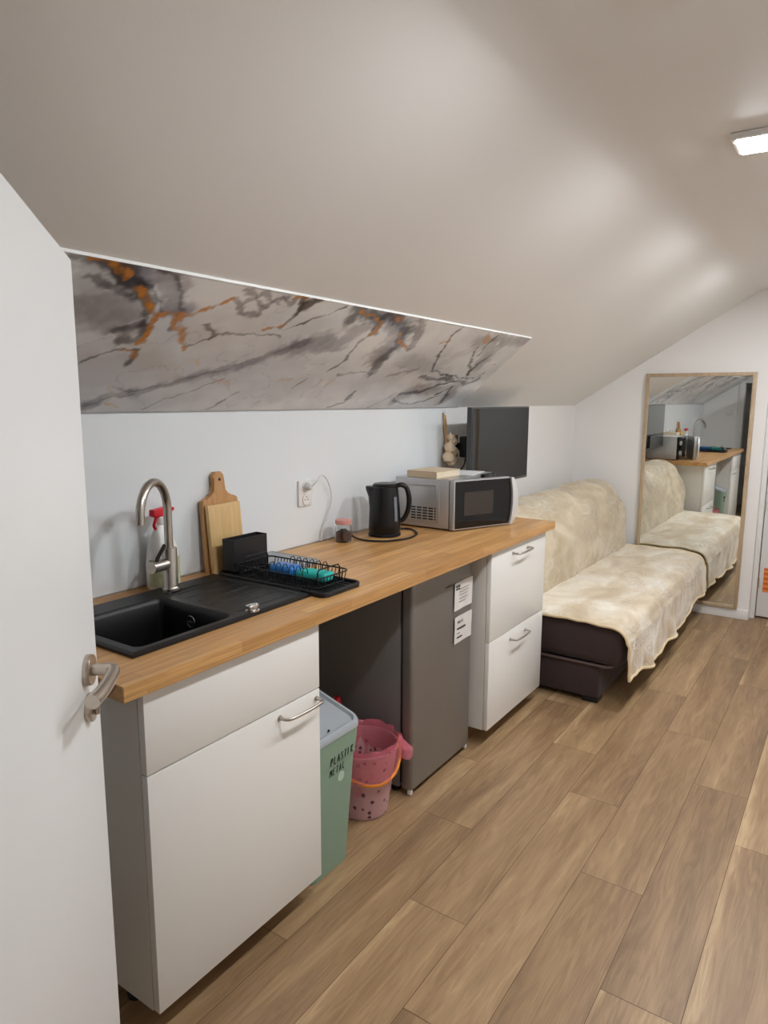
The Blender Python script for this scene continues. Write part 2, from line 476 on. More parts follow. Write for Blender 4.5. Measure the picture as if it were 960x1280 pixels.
# ------------------------------------------------------------------ marble panel on the slope
VEINS = [
    ('D', [(-0.036, 0.52), (0.016, 0.516), (0.064, 0.505), (0.123, 0.482), (0.165, 0.459)], 0.022, 0.85),
    ('D', [(0.165, 0.459), (0.213, 0.42), (0.24, 0.373), (0.253, 0.313), (0.211, 0.295)], 0.016, 0.8),
    ('D', [(0.018, 0.475), (0.047, 0.467), (0.073, 0.454), (0.102, 0.456), (0.139, 0.439)], 0.012, 0.8),
    ('D', [(0.183, 0.323), (0.204, 0.343), (0.231, 0.355)], 0.016, 0.7),
    ('P', [(0.086, 0.517), (0.139, 0.514), (0.199, 0.496), (0.249, 0.458), (0.293, 0.416)], 0.035, 0.75),
    ('P', [(0.002, 0.493), (0.056, 0.432), (0.113, 0.38), (0.158, 0.411), (0.211, 0.344)], 0.05, 0.45),
    ('P', [(0.055, 0.395), (0.119, 0.34), (0.171, 0.372)], 0.04, 0.3),
    ('D', [(0.171, 0.524), (0.229, 0.498), (0.278, 0.455), (0.31, 0.41)], 0.006, 0.6),
    ('D', [(0.167, 0.475), (0.234, 0.44), (0.269, 0.403)], 0.005, 0.6),
    ('D', [(0.151, 0.221), (0.182, 0.237), (0.221, 0.264), (0.276, 0.269)], 0.005, 0.7),
    ('D', [(0.276, 0.269), (0.3, 0.213)], 0.008, 0.8),
    ('G', [(0.248, 0.267), (0.279, 0.26), (0.291, 0.232)], 0.006, 0.8),
    ('G', [(-0.002, 0.518), (0.033, 0.516), (0.072, 0.507), (0.109, 0.493)], 0.009, 0.95),
    ('G', [(0.153, 0.457), (0.192, 0.441), (0.231, 0.406), (0.261, 0.385), (0.263, 0.341), (0.273, 0.302)], 0.011, 1),
    ('G', [(0.258, 0.389), (0.288, 0.398), (0.322, 0.394), (0.355, 0.412), (0.397, 0.44), (0.439, 0.469)], 0.008, 0.9),
    ('G', [(0.301, 0.391), (0.352, 0.362), (0.394, 0.319), (0.427, 0.283)], 0.011, 0.9),
    ('D', [(0.305, 0.391), (0.34, 0.351)], 0.004, 0.7),
    ('D', [(0.419, 0.292), (0.461, 0.327), (0.486, 0.349), (0.575, 0.365), (0.718, 0.365)], 0.0035, 0.6),
    ('D', [(0.412, 0.379), (0.469, 0.347), (0.465, 0.332)], 0.007, 0.7),
    ('P', [(0.285, 0.032), (0.32, 0.088), (0.41, 0.101), (0.484, 0.142), (0.561, 0.186), (0.656, 0.214), (0.724, 0.253), (0.783, 0.305), (0.849, 0.351)], 0.02, 0.75),
    ('D', [(0.3, 0.12), (0.377, 0.1), (0.458, 0.13), (0.534, 0.173), (0.641, 0.207)], 0.004, 0.6),
    ('D', [(0.281, 0.038), (0.32, 0.077), (0.401, 0.089)], 0.006, 0.6),
    ('C', [(0.285, 0.119), (0.32, 0.088), (0.33, 0.054), (0.377, 0.026)], 0.004, 0.9),
    ('C', [(0.448, 0.212), (0.491, 0.247), (0.534, 0.223)], 0.004, 0.6),
    ('D', [(0.468, 0.019), (0.523, 0.067), (0.599, 0.117), (0.677, 0.167)], 0.003, 0.5),
    ('D', [(0.736, 0.015), (0.777, 0.069), (0.786, 0.108)], 0.006, 0.7),
    ('G', [(0.652, 0.16), (0.698, 0.156), (0.753, 0.108)], 0.005, 0.5),
    ('P', [(0.443, 0.475), (0.504, 0.438), (0.553, 0.427), (0.545, 0.473), (0.57, 0.496), (0.604, 0.511)], 0.008, 0.7),
    ('P', [(0.437, 0.508), (0.497, 0.484), (0.553, 0.465)], 0.006, 0.6),
    ('P', [(0.473, 0.471), (0.506, 0.512), (0.587, 0.48)], 0.005, 0.6),
    ('D', [(0.661, 0.516), (0.695, 0.457), (0.687, 0.415), (0.683, 0.399)], 0.009, 0.8),
    ('G', [(0.628, 0.392), (0.669, 0.402), (0.692, 0.421)], 0.007, 0.9),
    ('D', [(0.764, 0.425), (0.7, 0.393)], 0.004, 0.6),
    ('P', [(0.587, 0.508), (0.648, 0.48), (0.63, 0.51)], 0.006, 0.7),
    ('G', [(0.93, 0.178), (0.972, 0.18)], 0.008, 0.35),
    ('D', [(1.029, 0.134), (1.041, 0.183)], 0.004, 0.5),
    ('D', [(0.691, 0.458), (0.695, 0.485), (0.713, 0.518)], 0.014, 0.85),
    ('G', [(0.629, 0.514), (0.67, 0.516)], 0.006, 0.8),
    ('D', [(0.743, 0.412), (0.772, 0.448), (0.807, 0.47), (0.861, 0.516)], 0.005, 0.8),
    ('P', [(0.841, 0.324), (0.907, 0.355), (1.002, 0.365), (1.032, 0.418)], 0.045, 0.55),
    ('D', [(0.946, 0.467), (0.923, 0.509), (0.982, 0.506), (1.072, 0.484), (1.121, 0.428)], 0.018, 0.7),
    ('D', [(1.082, 0.497), (1.146, 0.506), (1.269, 0.459), (1.333, 0.384), (1.336, 0.313), (1.382, 0.226)], 0.02, 0.75),
    ('P', [(1.056, 0.506), (1.208, 0.477), (1.3, 0.395), (1.317, 0.326)], 0.05, 0.7),
    ('P', [(1.285, 0.513), (1.369, 0.457), (1.431, 0.379)], 0.014, 0.7),
    ('G', [(0.941, 0.506), (1.007, 0.499), (1.087, 0.474)], 0.006, 0.9),
    ('G', [(1.116, 0.421), (1.119, 0.441), (1.099, 0.463)], 0.008, 0.9),
    ('G', [(1.276, 0.433), (1.364, 0.387), (1.423, 0.378)], 0.008, 0.9),
    ('G', [(1.126, 0.51), (1.197, 0.495)], 0.006, 0.8),
    ('D', [(1.119, 0.441), (1.104, 0.375), (1.132, 0.297), (1.117, 0.227)], 0.005, 0.65),
    ('P', [(1.39, 0.226), (1.292, 0.236), (1.19, 0.216)], 0.008, 0.7),
    ('P', [(1.495, 0.216), (1.579, 0.236), (1.654, 0.265)], 0.01, 0.6),
    ('D', [(1.594, 0.513), (1.592, 0.469), (1.653, 0.4), (1.719, 0.326), (1.803, 0.265), (2.012, 0.24), (2.236, 0.231), (2.267, 0.271)], 0.006, 0.8),
    ('P', [(1.851, 0.402), (1.811, 0.349), (1.81, 0.299)], 0.04, 0.25),
    ('G', [(1.589, 0.424), (1.631, 0.436)], 0.009, 0.7),
    ('D', [(1.905, 0.424), (1.977, 0.362), (2.148, 0.256)], 0.006, 0.8),
    ('D', [(2.104, 0.39), (2.084, 0.335), (2.131, 0.264)], 0.006, 0.8),
    ('D', [(1.931, 0.507), (1.932, 0.459), (1.991, 0.381)], 0.008, 0.8),
    ('G', [(1.85, 0.498), (1.911, 0.457)], 0.014, 0.75),
    ('G', [(2.232, 0.335), (2.264, 0.347)], 0.01, 0.9),
    ('P', [(1.864, 0.468), (2.041, 0.419), (2.13, 0.338)], 0.04, 0.5),
    ('D', [(1.756, 0.228), (1.887, 0.216), (2.02, 0.222), (2.257, 0.192), (2.288, 0.233)], 0.013, 0.8),
    ('D', [(1.782, 0.105), (1.903, 0.125), (2.014, 0.184), (2.137, 0.227)], 0.009, 0.8),
    ('D', [(2.096, 0.109), (2.141, 0.169), (2.252, 0.049)], 0.007, 0.85),
    ('D', [(1.774, 0.068), (1.965, 0.03), (2.066, 0.069), (2.145, 0.11)], 0.006, 0.8),
    ('P', [(1.795, 0.068), (1.852, 0.143), (2.031, 0.147), (2.191, 0.17), (2.252, 0.049)], 0.035, 0.6),
    ('D', [(1.383, 0.024), (1.437, 0.049), (1.419, 0.116)], 0.007, 0.7),
    ('D', [(1.671, 0.013), (1.713, 0.068), (1.734, 0.122)], 0.005, 0.65),
    ('G', [(1.033, 0.152), (1.041, 0.188)], 0.005, 0.4),
    ('G', [(1.154, 0.141), (1.139, 0.185)], 0.005, 0.4),
    ('G', [(1.206, 0.135), (1.211, 0.188)], 0.005, 0.4),
    ('P', [(1.938, 0.492), (2.261, 0.51)], 0.03, 0.6),
    ('P', [(1.923, 0.236), (1.589, 0.317), (1.468, 0.308)], 0.03, 0.2),
]

def build_marble():
    s0, s1 = 0.004, 0.5205
    xa = XN+0.005
    def xr(s): return 2.515-(2.515-2.258)*(s/0.5205)
    nx, ns = 800, 128
    U_, S_ = np.meshgrid(np.linspace(0, 1, nx+1), np.linspace(s0, s1, ns+1), indexing='ij')
    X = xa+(xr(S_)-xa)*U_
    sc = math.sqrt(1+SL*SL)
    PX, PY = X, S_*sc
    # warp so that the veins wander
    wx = 0.010*np.sin(23*PX+31*PY)+0.007*np.sin(61*PX-47*PY+1.3)+0.0045*np.sin(117*PX+90*PY+2.1)+0.003*np.sin(-211*PX+167*PY)
    wy = 0.008*np.sin(29*PX-37*PY+.7)+0.006*np.sin(71*PX+53*PY+2.2)+0.004*np.sin(131*PX-101*PY)+0.003*np.sin(233*PX+190*PY+.5)
    A, B = PX+0.6*wx, PY+0.6*wy
    rng = np.random.RandomState(3)
    def fbm(P, Q, f0, octs, seed):
        r = np.random.RandomState(seed); out = np.zeros_like(P); amp = 1.0; f = f0
        for o in range(octs):
            for _ in range(4):
                a = r.uniform(0, 2*math.pi); ph = r.uniform(0, 6.28)
                out += amp*np.sin(f*(P*math.cos(a)+Q*math.sin(a))+ph)/4
            f *= 1.9; amp *= 0.62
        return out
    n1 = fbm(A, B*1.7, 5.0, 5, 5); n2 = fbm(A*1.2, B*2.2, 14.0, 4, 8); n3 = fbm(PX, PY, 120.0, 3, 9)
    base = np.empty(PX.shape+(3,))
    light = np.array(lin(248, 250, 251)[:3]); grey = np.array(lin(196, 195, 198)[:3])
    k = np.clip(0.5+0.55*n1+0.2*n2, 0, 1)[..., None]
    base[:] = light*(1-k*0.75)+grey*(k*0.75)
    cols = {'D': np.array(lin(50, 42, 46)[:3]), 'P': np.array(lin(122, 112, 119)[:3]),
            'G': np.array(lin(200, 134, 66)[:3]), 'C': np.array(lin(214, 190, 150)[:3])}
    for kind in 'PDCG':
        for kd, pts, w, s in VEINS:
            if kd != kind: continue
            d = np.full(PX.shape, 9.0)
            for (xa_, ya_), (xb_, yb_) in zip(pts[:-1], pts[1:]):
                ya2, yb2 = ya_*sc, yb_*sc
                dx, dy = xb_-xa_, yb2-ya2
                ll = dx*dx+dy*dy+1e-9
                t = np.clip(((A-xa_)*dx+(B-ya2)*dy)/ll, 0, 1)
                d = np.minimum(d, np.hypot(A-xa_-t*dx, B-ya2-t*dy))
            ww = w*(1.0+0.55*n2+0.25*n3)
            soft = {'P': 1.3, 'D': 1.3, 'G': 0.7, 'C': 0.7}[kind]
            ww = np.maximum(ww, w*0.25)
            q = np.clip((ww*(1+soft*0.6)-d)/(ww*soft+1e-6), 0, 1)
            q = q*q*(3-2*q)*s
            if kind in 'DP': q = q*np.clip(0.9+0.35*n2, 0.5, 1)
            if kind == 'G': q = q*np.clip(0.85+0.5*n3, 0.3, 1)
            base = base*(1-q[..., None])+(cols[kind]*(1.0+(0.35 if kind in 'DP' else 0.25)*n3[..., None]))*q[..., None]
    # hairline veins
    hv = np.abs(fbm(A*1.0+B*0.9, B*1.5-A*0.5, 9.0, 4, 21))
    q = (np.clip((0.028-hv)/0.028, 0, 1)*0.33*np.clip(0.5+n1, 0, 1))[..., None]
    base = base*(1-q)+cols['D']*q
    T = 0.006
    nrm = np.array((0.0, SL, 1.0))/sc
    Y = -S_; Z = ZK+SL*S_
    top = np.stack([X, Y, Z], -1)-nrm*T          # room side face
    back = np.stack([X, Y, Z], -1)-nrm*0.0008
    nvp = (nx+1)*(ns+1)
    verts = np.concatenate([top.reshape(-1, 3), back.reshape(-1, 3)])
    idx = np.arange(nvp).reshape(nx+1, ns+1)
    f1 = np.stack([idx[:-1, :-1], idx[:-1, 1:], idx[1:, 1:], idx[1:, :-1]], -1).reshape(-1, 4)
    rim = np.concatenate([idx[:, 0], idx[-1, 1:], idx[::-1, -1][1:], idx[0, ::-1][1:-1]])
    fr = np.stack([rim, np.roll(rim, -1), np.roll(rim, -1)+nvp, rim+nvp], -1)
    faces = np.concatenate([f1, fr])
    me = D.meshes.new('marble_panel')
    me.vertices.add(len(verts)); me.vertices.foreach_set('co', verts.ravel())
    me.loops.add(faces.size); me.loops.foreach_set('vertex_index', faces.ravel().astype(np.int32))
    me.polygons.add(len(faces)); me.polygons.foreach_set('loop_start', np.arange(0, faces.size, 4, dtype=np.int32))
    me.update(calc_edges=True); me.validate()
    ca = me.color_attributes.new('stone', 'FLOAT_COLOR', 'POINT')
    rgba = np.ones((len(verts), 4)); rgba[:nvp, :3] = base.reshape(-1, 3); rgba[nvp:, :3] = base.reshape(-1, 3)
    ca.data.foreach_set('color', rgba.ravel().astype(np.float32))
    m, nt, b = base_mat('marble_print')
    a = nt.nodes.new('ShaderNodeVertexColor'); a.layer_name = 'stone'
    nt.links.new(a.outputs[0], b.inputs['Base Color']); b.inputs['Roughness'].default_value = 0.16
    me.materials.append(m)
    o = D.objects.new('marble_panel', me); C.objects.link(o)
    tag(o, 'grey marble patterned wall panel with gold veins on the sloped ceiling above the worktop', 'wall panel')
    sl = Vector((0, 1, -SL)).normalized()
    e = MB()
    p0 = Vector((XN+0.005, -0.523, ZK+SL*0.523)); p1 = Vector((2.26, -0.523, ZK+SL*0.523)); nn = Vector((0, -SL, -1)).normalized()
    e.prism([(p0.y-0.0018, p0.z+0.0005), (p0.y+0.0006, p0.z-0.001), (p0.y+0.0006+nn.y*0.0066, p0.z-0.001+nn.z*0.0066), (p0.y-0.0006+nn.y*0.004, p0.z+nn.z*0.004)], 0, p0.x, p1.x)
    e.build('edge_strip', M_base, o)
build_marble()

# white gloss splashback
sb = MB().box(XN+0.004, -0.006, 0.9195, 2.384, -0.0003, ZK-0.0065, 0.001, 1).build('splashback', M_splash)
tag(sb, 'glossy white splashback panel on the wall behind the worktop', 'splashback')

# ------------------------------------------------------------------ worktop
WZ0, WZ1 = 0.8802, 0.9165
M_oak, nt, b = base_mat('oak_butcher_block')
N, L = nt.nodes, nt.links
tc = N.new('ShaderNodeTexCoord')
sx = N.new('ShaderNodeSeparateXYZ'); L.new(tc.outputs['Object'], sx.inputs[0])
cb = N.new('ShaderNodeCombineXYZ'); L.new(sx.outputs[0], cb.inputs[0])
ad = N.new('ShaderNodeMath'); ad.operation = 'ADD'; L.new(sx.outputs[1], ad.inputs[0]); L.new(sx.outputs[2], ad.inputs[1])
L.new(ad.outputs[0], cb.inputs[1])
bk = N.new('ShaderNodeTexBrick'); L.new(cb.outputs[0], bk.inputs['Vector'])
bk.inputs['Scale'].default_value = 1.0; bk.inputs['Brick Width'].default_value = 0.55; bk.inputs['Row Height'].default_value = 0.043
bk.inputs['Mortar Size'].default_value = 0.0007; bk.inputs['Mortar Smooth'].default_value = 0.3; bk.inputs['Bias'].default_value = 0.0
bk.offset = 0.37; bk.squash = 0.8; bk.squash_frequency = 3
bk.inputs['Color1'].default_value = lin(184, 135, 80); bk.inputs['Color2'].default_value = lin(214, 167, 109)
bk.inputs['Mortar'].default_value = lin(160, 112, 62)
mp = N.new('ShaderNodeMapping'); mp.inputs['Scale'].default_value = (2.2, 42, 42); L.new(tc.outputs['Object'], mp.inputs[0])
nz = N.new('ShaderNodeTexNoise'); nz.inputs['Scale'].default_value = 2.0; nz.inputs['Detail'].default_value = 6; nz.inputs['Distortion'].default_value = 1.0
L.new(mp.outputs[0], nz.inputs['Vector'])
cr = N.new('ShaderNodeValToRGB'); cr.color_ramp.elements[0].position = 0.3; cr.color_ramp.elements[0].color = (0.74, 0.71, 0.66, 1)
cr.color_ramp.elements[1].position = 0.68; cr.color_ramp.elements[1].color = (1.12, 1.1, 1.06, 1)
L.new(nz.outputs[0], cr.inputs[0])
mu = N.new('ShaderNodeMix'); mu.data_type = 'RGBA'; mu.blend_type = 'MULTIPLY'; mu.inputs[0].default_value = 0.9
L.new(bk.outputs[0], mu.inputs[6]); L.new(cr.outputs[0], mu.inputs[7]); L.new(mu.outputs[2], b.inputs['Base Color'])
b.inputs['Roughness'].default_value = 0.36
def slab_hole(x0, x1, y0, y1, hx0, hx1, hy0, hy1, z0, z1):
    mb = MB(); t = mb.bm
    xs, ys = (x0, hx0, hx1, x1), (y0, hy0, hy1, y1)
    V = {}
    for k, z in enumerate((z0, z1)):
        for i, x in enumerate(xs):
            for j, y in enumerate(ys): V[i, j, k] = t.verts.new((x, y, z))
    for i in range(3):
        for j in range(3):
            if i == 1 and j == 1: continue
            t.faces.new([V[i, j, 1], V[i+1, j, 1], V[i+1, j+1, 1], V[i, j+1, 1]])
            t.faces.new([V[i, j+1, 0], V[i+1, j+1, 0], V[i+1, j, 0], V[i, j, 0]])
    for i in range(3):
        t.faces.new([V[i, 0, 0], V[i+1, 0, 0], V[i+1, 0, 1], V[i, 0, 1]])
        t.faces.new([V[i+1, 3, 0], V[i, 3, 0], V[i, 3, 1], V[i+1, 3, 1]])
        t.faces.new([V[0, i+1, 0], V[0, i, 0], V[0, i, 1], V[0, i+1, 1]])
        t.faces.new([V[3, i, 0], V[3, i+1, 0], V[3, i+1, 1], V[3, i, 1]])
    t.faces.new([V[1, 1, 1], V[1, 1, 0], V[2, 1, 0], V[2, 1, 1]]); t.faces.new([V[2, 2, 1], V[2, 2, 0], V[1, 2, 0], V[1, 2, 1]])
    t.faces.new([V[1, 2, 1], V[1, 2, 0], V[1, 1, 0], V[1, 1, 1]]); t.faces.new([V[2, 1, 1], V[2, 1, 0], V[2, 2, 0], V[2, 2, 1]])
    bmesh.ops.recalc_face_normals(t, faces=t.faces)
    outer = [e for e in t.edges if len(e.link_faces) == 2 and e.calc_face_angle(0) > 0.5 and
             (abs(e.verts[0].co.y-y0) < 1e-6 and abs(e.verts[1].co.y-y0) < 1e-6 or abs(e.verts[0].co.x-x1) < 1e-6 and abs(e.verts[1].co.x-x1) < 1e-6
              or abs(e.verts[0].co.x-x0) < 1e-6 and abs(e.verts[1].co.x-x0) < 1e-6)]
    bmesh.ops.bevel(t, geom=outer, offset=0.0016, segments=2, affect='EDGES')
    return mb
wt = slab_hole(-0.0608, 2.3857, -0.6329, -0.007, 0.075, 0.652, -0.497, -0.108, WZ0, WZ1).build('worktop', M_oak, smooth=30)
tag(wt, 'long oak butcher block worktop running from the sink to the sofa', 'worktop')

# ------------------------------------------------------------------ cabinets
def handle(xa, xb, y, z, parent, drop=0.0):
    m = MB()
    yo = y-0.03
    m.tube([(xa, y+0.001, z), (xa, y-0.016, z), (xa+0.006, yo+0.002, z), (xa+0.02, yo-0.003, z), ((xa+xb)/2, yo-0.006, z), (xb-0.02, yo-0.003, z), (xb-0.006, yo+0.002, z), (xb, y-0.016, z), (xb, y+0.001, z)], 0.0048, 12, smooth=5)
    for x in (xa, xb):
        m.tube([(x, y+0.0005, z), (x, y-0.004, z)], 0.0075, 16)
    return m.build('handle', M_steel, parent)
def carcass(x0, x1, parent, back=True):
    m = MB(); t = 0.018
    y0, y1 = -0.588, -0.03
    m.box(x0, y0, 0.08, x0+t, y1, 0.8798, 0.0008, 1).box(x1-t, y0, 0.08, x1, y1, 0.8798, 0.0008, 1)
    m.box(x0+t, y0, 0.08, x1-t, y1, 0.098).box(x0+t, y1-0.01, 0.098, x1-t, y1, 0.8798)
    m.box(x0+t, y0, 0.862, x1-t, y0+0.06, 0.8798)
    return m.build('carcass', M_carc, parent)
def legs(x0, x1, parent):
    for x in (x0+0.06, x1-0.06):
        for y in (-0.44, -0.09):
            MB().lathe([(0, 0), (0.024, 0), (0.024, 0.008), (0.016, 0.012), (0.016, 0.07), (0.03, 0.0795), (0, 0.0795)], (x, y, 0.0005), 20).build('leg', M_black_plastic, parent)
YF, YB = -0.6107, -0.5905
c1 = thing('base_cabinet', (0.3, -0.3, 0), 'white sink cabinet with one large door below a plain front, at the near end', 'kitchen cabinet', 'base cabinets under the worktop')
carcass(0.0, 0.5965, c1); legs(0.0, 0.5965, c1)
MB().box(0.0015, YF, 0.6822, 0.5945, YB, 0.8785, 0.0012, 2).build('front_panel', M_cab, c1)
dr = MB().box(0.0015, YF, 0.0815, 0.5945, YB, 0.6785, 0.0012, 2).build('door', M_cab, c1)
handle(0.425, 0.578, YF, 0.6535, dr)
x0, x1 = 1.7205, 2.3215
c2 = thing('base_cabinet', (2.02, -0.3, 0), 'white two drawer cabinet between the grey fridge and the sofa', 'kitchen cabinet', 'base cabinets under the worktop')
carcass(x0, x1, c2); legs(x0, x1, c2)
for (z0, z1, hz_) in ((0.4815, 0.8785, 0.834), (0.0815, 0.4785, 0.437)):
    d = MB().box(x0+0.0015, YF, z0, x1-0.0015, YB, z1, 0.0012, 2)
    d = d.build('drawer', M_cab, c2)
    handle(1.935, 2.1, YF, hz_, d)

# ------------------------------------------------------------------ sink
M_granite = mat('black_granite_composite', lin(19, 19, 20), 0.4, var=0.25, scale=300, bump=0.15, bscale=400)
SX0, SX1, SY0, SY1, SZ = 0.052, 0.675, -0.5125, -0.091, 0.9285
def rr_sd(x, y, x0, x1, y0, y1, r):
    cx, cy = (x0+x1)/2, (y0+y1)/2
    qx, qy = abs(x-cx)-(x1-x0)/2+r, abs(y-cy)-(y1-y0)/2+r
    return math.hypot(max(qx, 0), max(qy, 0))+min(max(qx, qy), 0)-r
def ss(a, b_, x):
    t = min(1, max(0, (x-a)/(b_-a))); return t*t*(3-2*t)
BX0, BX1, BY0, BY1 = 0.086, 0.384, -0.484, -0.188
nx, ny = 208, 141
sk = thing('kitchen_sink', (0.36, -0.3, 0.9165), 'black composite kitchen sink with drainboard set into the oak worktop', 'sink')
bm = bmesh.new(); V = []
for i in range(nx+1):
    rowv = []
    for j in range(ny+1):
        x = SX0+(SX1-SX0)*i/nx; y = SY0+(SY1-SY0)*j/ny
        d = rr_sd(x, y, BX0, BX1, BY0, BY1, 0.02)
        z = SZ
        e = min(x-SX0, SX1-x, y-SY0, SY1-y)
        z -= 0.004*(1-ss(0, 0.008, e))
        dd = rr_sd(x, y, 0.405, 0.652, -0.488, -0.16, 0.02)
        z -= 0.004*ss(0.0, 0.006, -dd)
        if dd < -0.02:
            u = ((y+0.488)/0.328*6) % 1.0
            z += 0.0028*max(0, 1-abs(u-0.5)/0.10) if x > 0.43 else 0
        if d < 0.006:
            z -= 0.012*ss(-0.006, 0.006, -d)
            z -= 0.165*ss(0.004, 0.013, -d)
        rowv.append(bm.verts.new((x, y, z)))
    V.append(rowv)
for i in range(nx):
    for j in range(ny): bm.faces.new([V[i][j], V[i+1][j], V[i+1][j+1], V[i][j+1]])
rim = [V[i][0] for i in range(nx+1)]+[V[nx][j] for j in range(1, ny+1)]+[V[i][ny] for i in range(nx-1, -1, -1)]+[V[0][j] for j in range(ny-1, 0, -1)]
low = [bm.verts.new((v.co.x, v.co.y, 0.9168)) for v in rim]
for k in range(len(rim)):
    k2 = (k+1) % len(rim); bm.faces.new([rim[k2], rim[k], low[k], low[k2]])
mb = MB(); mb.bm.free(); mb.bm = bm
mb.build('basin', M_granite, sk, smooth=50)
M_chrome = mat('chrome', lin(205, 205, 205), 0.12, 1.0, var=0.02)
ov = MB().tube([(0.3735, -0.328+0.016*math.cos(a), 0.884+0.016*math.sin(a)) for a in [k*math.pi/12 for k in range(24)]], 0.0022, 8, closed=True)
ov.tube([(0.373, -0.328, 0.872), (0.373, -0.328, 0.896)], 0.0018, 8).tube([(0.373, -0.34, 0.884), (0.373, -0.316, 0.884)], 0.0018, 8)
ov.build('overflow', mat('dull_chrome', lin(120, 120, 120), 0.35, 1.0), sk)
zb = SZ-0.177
MB().lathe([(0, zb+0.001), (0.042, zb+0.001), (0.044, zb+0.003), (0.032, zb+0.004), (0.026, zb+0.002), (0, zb+0.003)], (0.235, -0.33, 0), 32).build('drain', M_chrome, sk)
MB().lathe([(0, 0), (0.02, 0), (0.02, 0.003), (0.014, 0.004), (0.0135, 0.008), (0, 0.008)], (0.448, -0.496, SZ-0.001), 28)\
    .box(0.43, -0.5065, SZ+0.005, 0.466, -0.4855, SZ+0.019, 0.005, 3).build('drain_knob', M_chrome, sk)

# ------------------------------------------------------------------ faucet
fx, fy, fz = 0.4586, -0.141, SZ
fa = thing('faucet', (fx, fy, fz), 'brushed steel gooseneck faucet standing behind the black sink bowl', 'faucet')
MB().lathe([(0, 0), (0.027, 0), (0.027, 0.006), (0.0235, 0.009), (0.0225, 0.012), (0.0225, 0.128), (0.0215, 0.131), (0, 0.131)], (fx, fy, fz), 36).build('body', M_steel, fa)
an = math.radians(209); du = Vector((math.cos(an), math.sin(an), 0)); RC = 0.094
pts = [Vector((fx, fy, fz+0.128)), Vector((fx, fy, fz+0.18)), Vector((fx, fy, fz+0.246))]
for k in range(1, 17):
    a = math.pi*k/16
    pts.append(Vector((fx, fy, fz+0.246))+du*(RC-RC*math.cos(a))+Vector((0, 0, RC*math.sin(a))))
pts.append(pts[-1]+Vector((0, 0, -0.012)))
spo = MB().tube(pts, 0.0125, 20).build('spout', M_steel, fa)
# lever: short cylinder to the front-left with a thin black pin handle
l0 = Vector((fx, fy, fz+0.083)); ld = Vector((-0.99, -0.12, 0)).normalized()
lv = MB().tube([l0+ld*0.015, l0+ld*0.074], 0.0175, 28)
lv.build('valve', M_steel, fa)
q = l0+ld*0.058
MB().tube([q, q+Vector((0.006, -0.002, 0.024)), q+Vector((0.034, -0.004, 0.062))], lambda u: 0.0058, 12).build('lever', mat('dark_steel', lin(70, 66, 62), 0.3, 1.0), fa)

# cleaning spray bottle
M_bottle = mat('white_translucent_plastic', lin(236, 236, 232), 0.3, var=0.02, trans=0.0)
M_redp = mat('red_plastic', lin(214, 24, 42), 0.35, var=0.05)
bx, by = 0.498, -0.058
so = thing('spray_bottle', (bx, by, 0.9165), 'white cleaning spray bottle with red trigger behind the faucet', 'spray bottle')
def sq(r, z, a):
    f = 1/math.sqrt((math.cos(a)/1.0)**2+(math.sin(a)/0.72)**2); return r*f, z
MB().lathe([(0, 0.001), (0.052, 0.001), (0.0565, 0.008), (0.0565, 0.08), (0.05, 0.13), (0.034, 0.17), (0.02, 0.193), (0.0135, 0.2), (0.0135, 0.208), (0, 0.208)], (bx, by, 0.9165), 40, fn=sq).build('bottle', M_bottle, so)
M_lab = mat('green_label', lin(196, 200, 158), 0.5, var=0.3, scale=55)
lb = MB()
lb.grid(lambda u, v: (bx+0.0572*math.cos(math.pi*(1.05+0.85*u)), by+0.0572*0.72*math.sin(math.pi*(1.05+0.85*u)), 0.9165+0.012+0.085*v), 20, 4, 0.0005)
lb.build('label', M_lab, so)
hd = MB().lathe([(0, 0.204), (0.016, 0.204), (0.016, 0.222), (0.012, 0.226), (0, 0.226)], (bx, by, 0.9165), 20)
hd.build('collar', M_bottle, so)
hdx = MB(Matrix.Translation((bx, by, 0.9165)) @ Matrix.Rotation(math.radians(8), 4, 'Z'))
hdx.prism([(-0.04, 0.232), (-0.032, 0.226), (0.02, 0.226), (0.034, 0.238), (0.05, 0.24), (0.05, 0.248), (0.02, 0.254), (-0.038, 0.25)], 1, -0.011, 0.011, 0.003)
hdx.build('spray_head', M_redp, so)
MB(Matrix.Translation((bx, by, 0.9165)) @ Matrix.Rotation(math.radians(8), 4, 'Z')).tube([(-0.018, 0, 0.228), (-0.024, 0, 0.215), (-0.03, 0, 0.2), (-0.024, 0, 0.188)], 0.005, 10, smooth=5).build('trigger', M_redp, so)

# ------------------------------------------------------------------ cutting boards
def rot_lean(x, y, z, ang):   # tilt about the bottom edge so that the top goes to the wall
    return Matrix.Translation((x, y, z)) @ Matrix.Rotation(-ang, 4, 'X')
M_beech = wood('beech', lin(178, 128, 78), lin(206, 158, 104), (30, 30, 2.0))
M_maple = wood('light_maple', lin(206, 168, 110), lin(222, 186, 128), (22, 22, 1.4))
out = [(-0.081, 0.0), (0.081, 0.0), (0.081, 0.235), (0.078, 0.248), (0.066, 0.254), (0.034, 0.262), (0.022, 0.276), (0.02, 0.295), (0.025, 0.322), (0.022, 0.332), (0.012, 0.342), (-0.012, 0.342), (-0.022, 0.332),
       (-0.025, 0.322), (-0.02, 0.295), (-0.022, 0.276), (-0.034, 0.262), (-0.066, 0.254), (-0.078, 0.248), (-0.081, 0.235)]
xb = rot_lean(0.766, -0.056, 0.917, math.radians(4.5))
cb1 = MB(xb).prism(out, 1, 0.0, 0.022, 0.004, 3)
cb1 = cb1.build('cutting_board', M_beech, loc=(0.766, -0.045, 0.917))
tag(cb1, 'large wooden cutting board with a neck handle leaning on the wall', 'cutting board', 'cutting boards behind the dish rack')
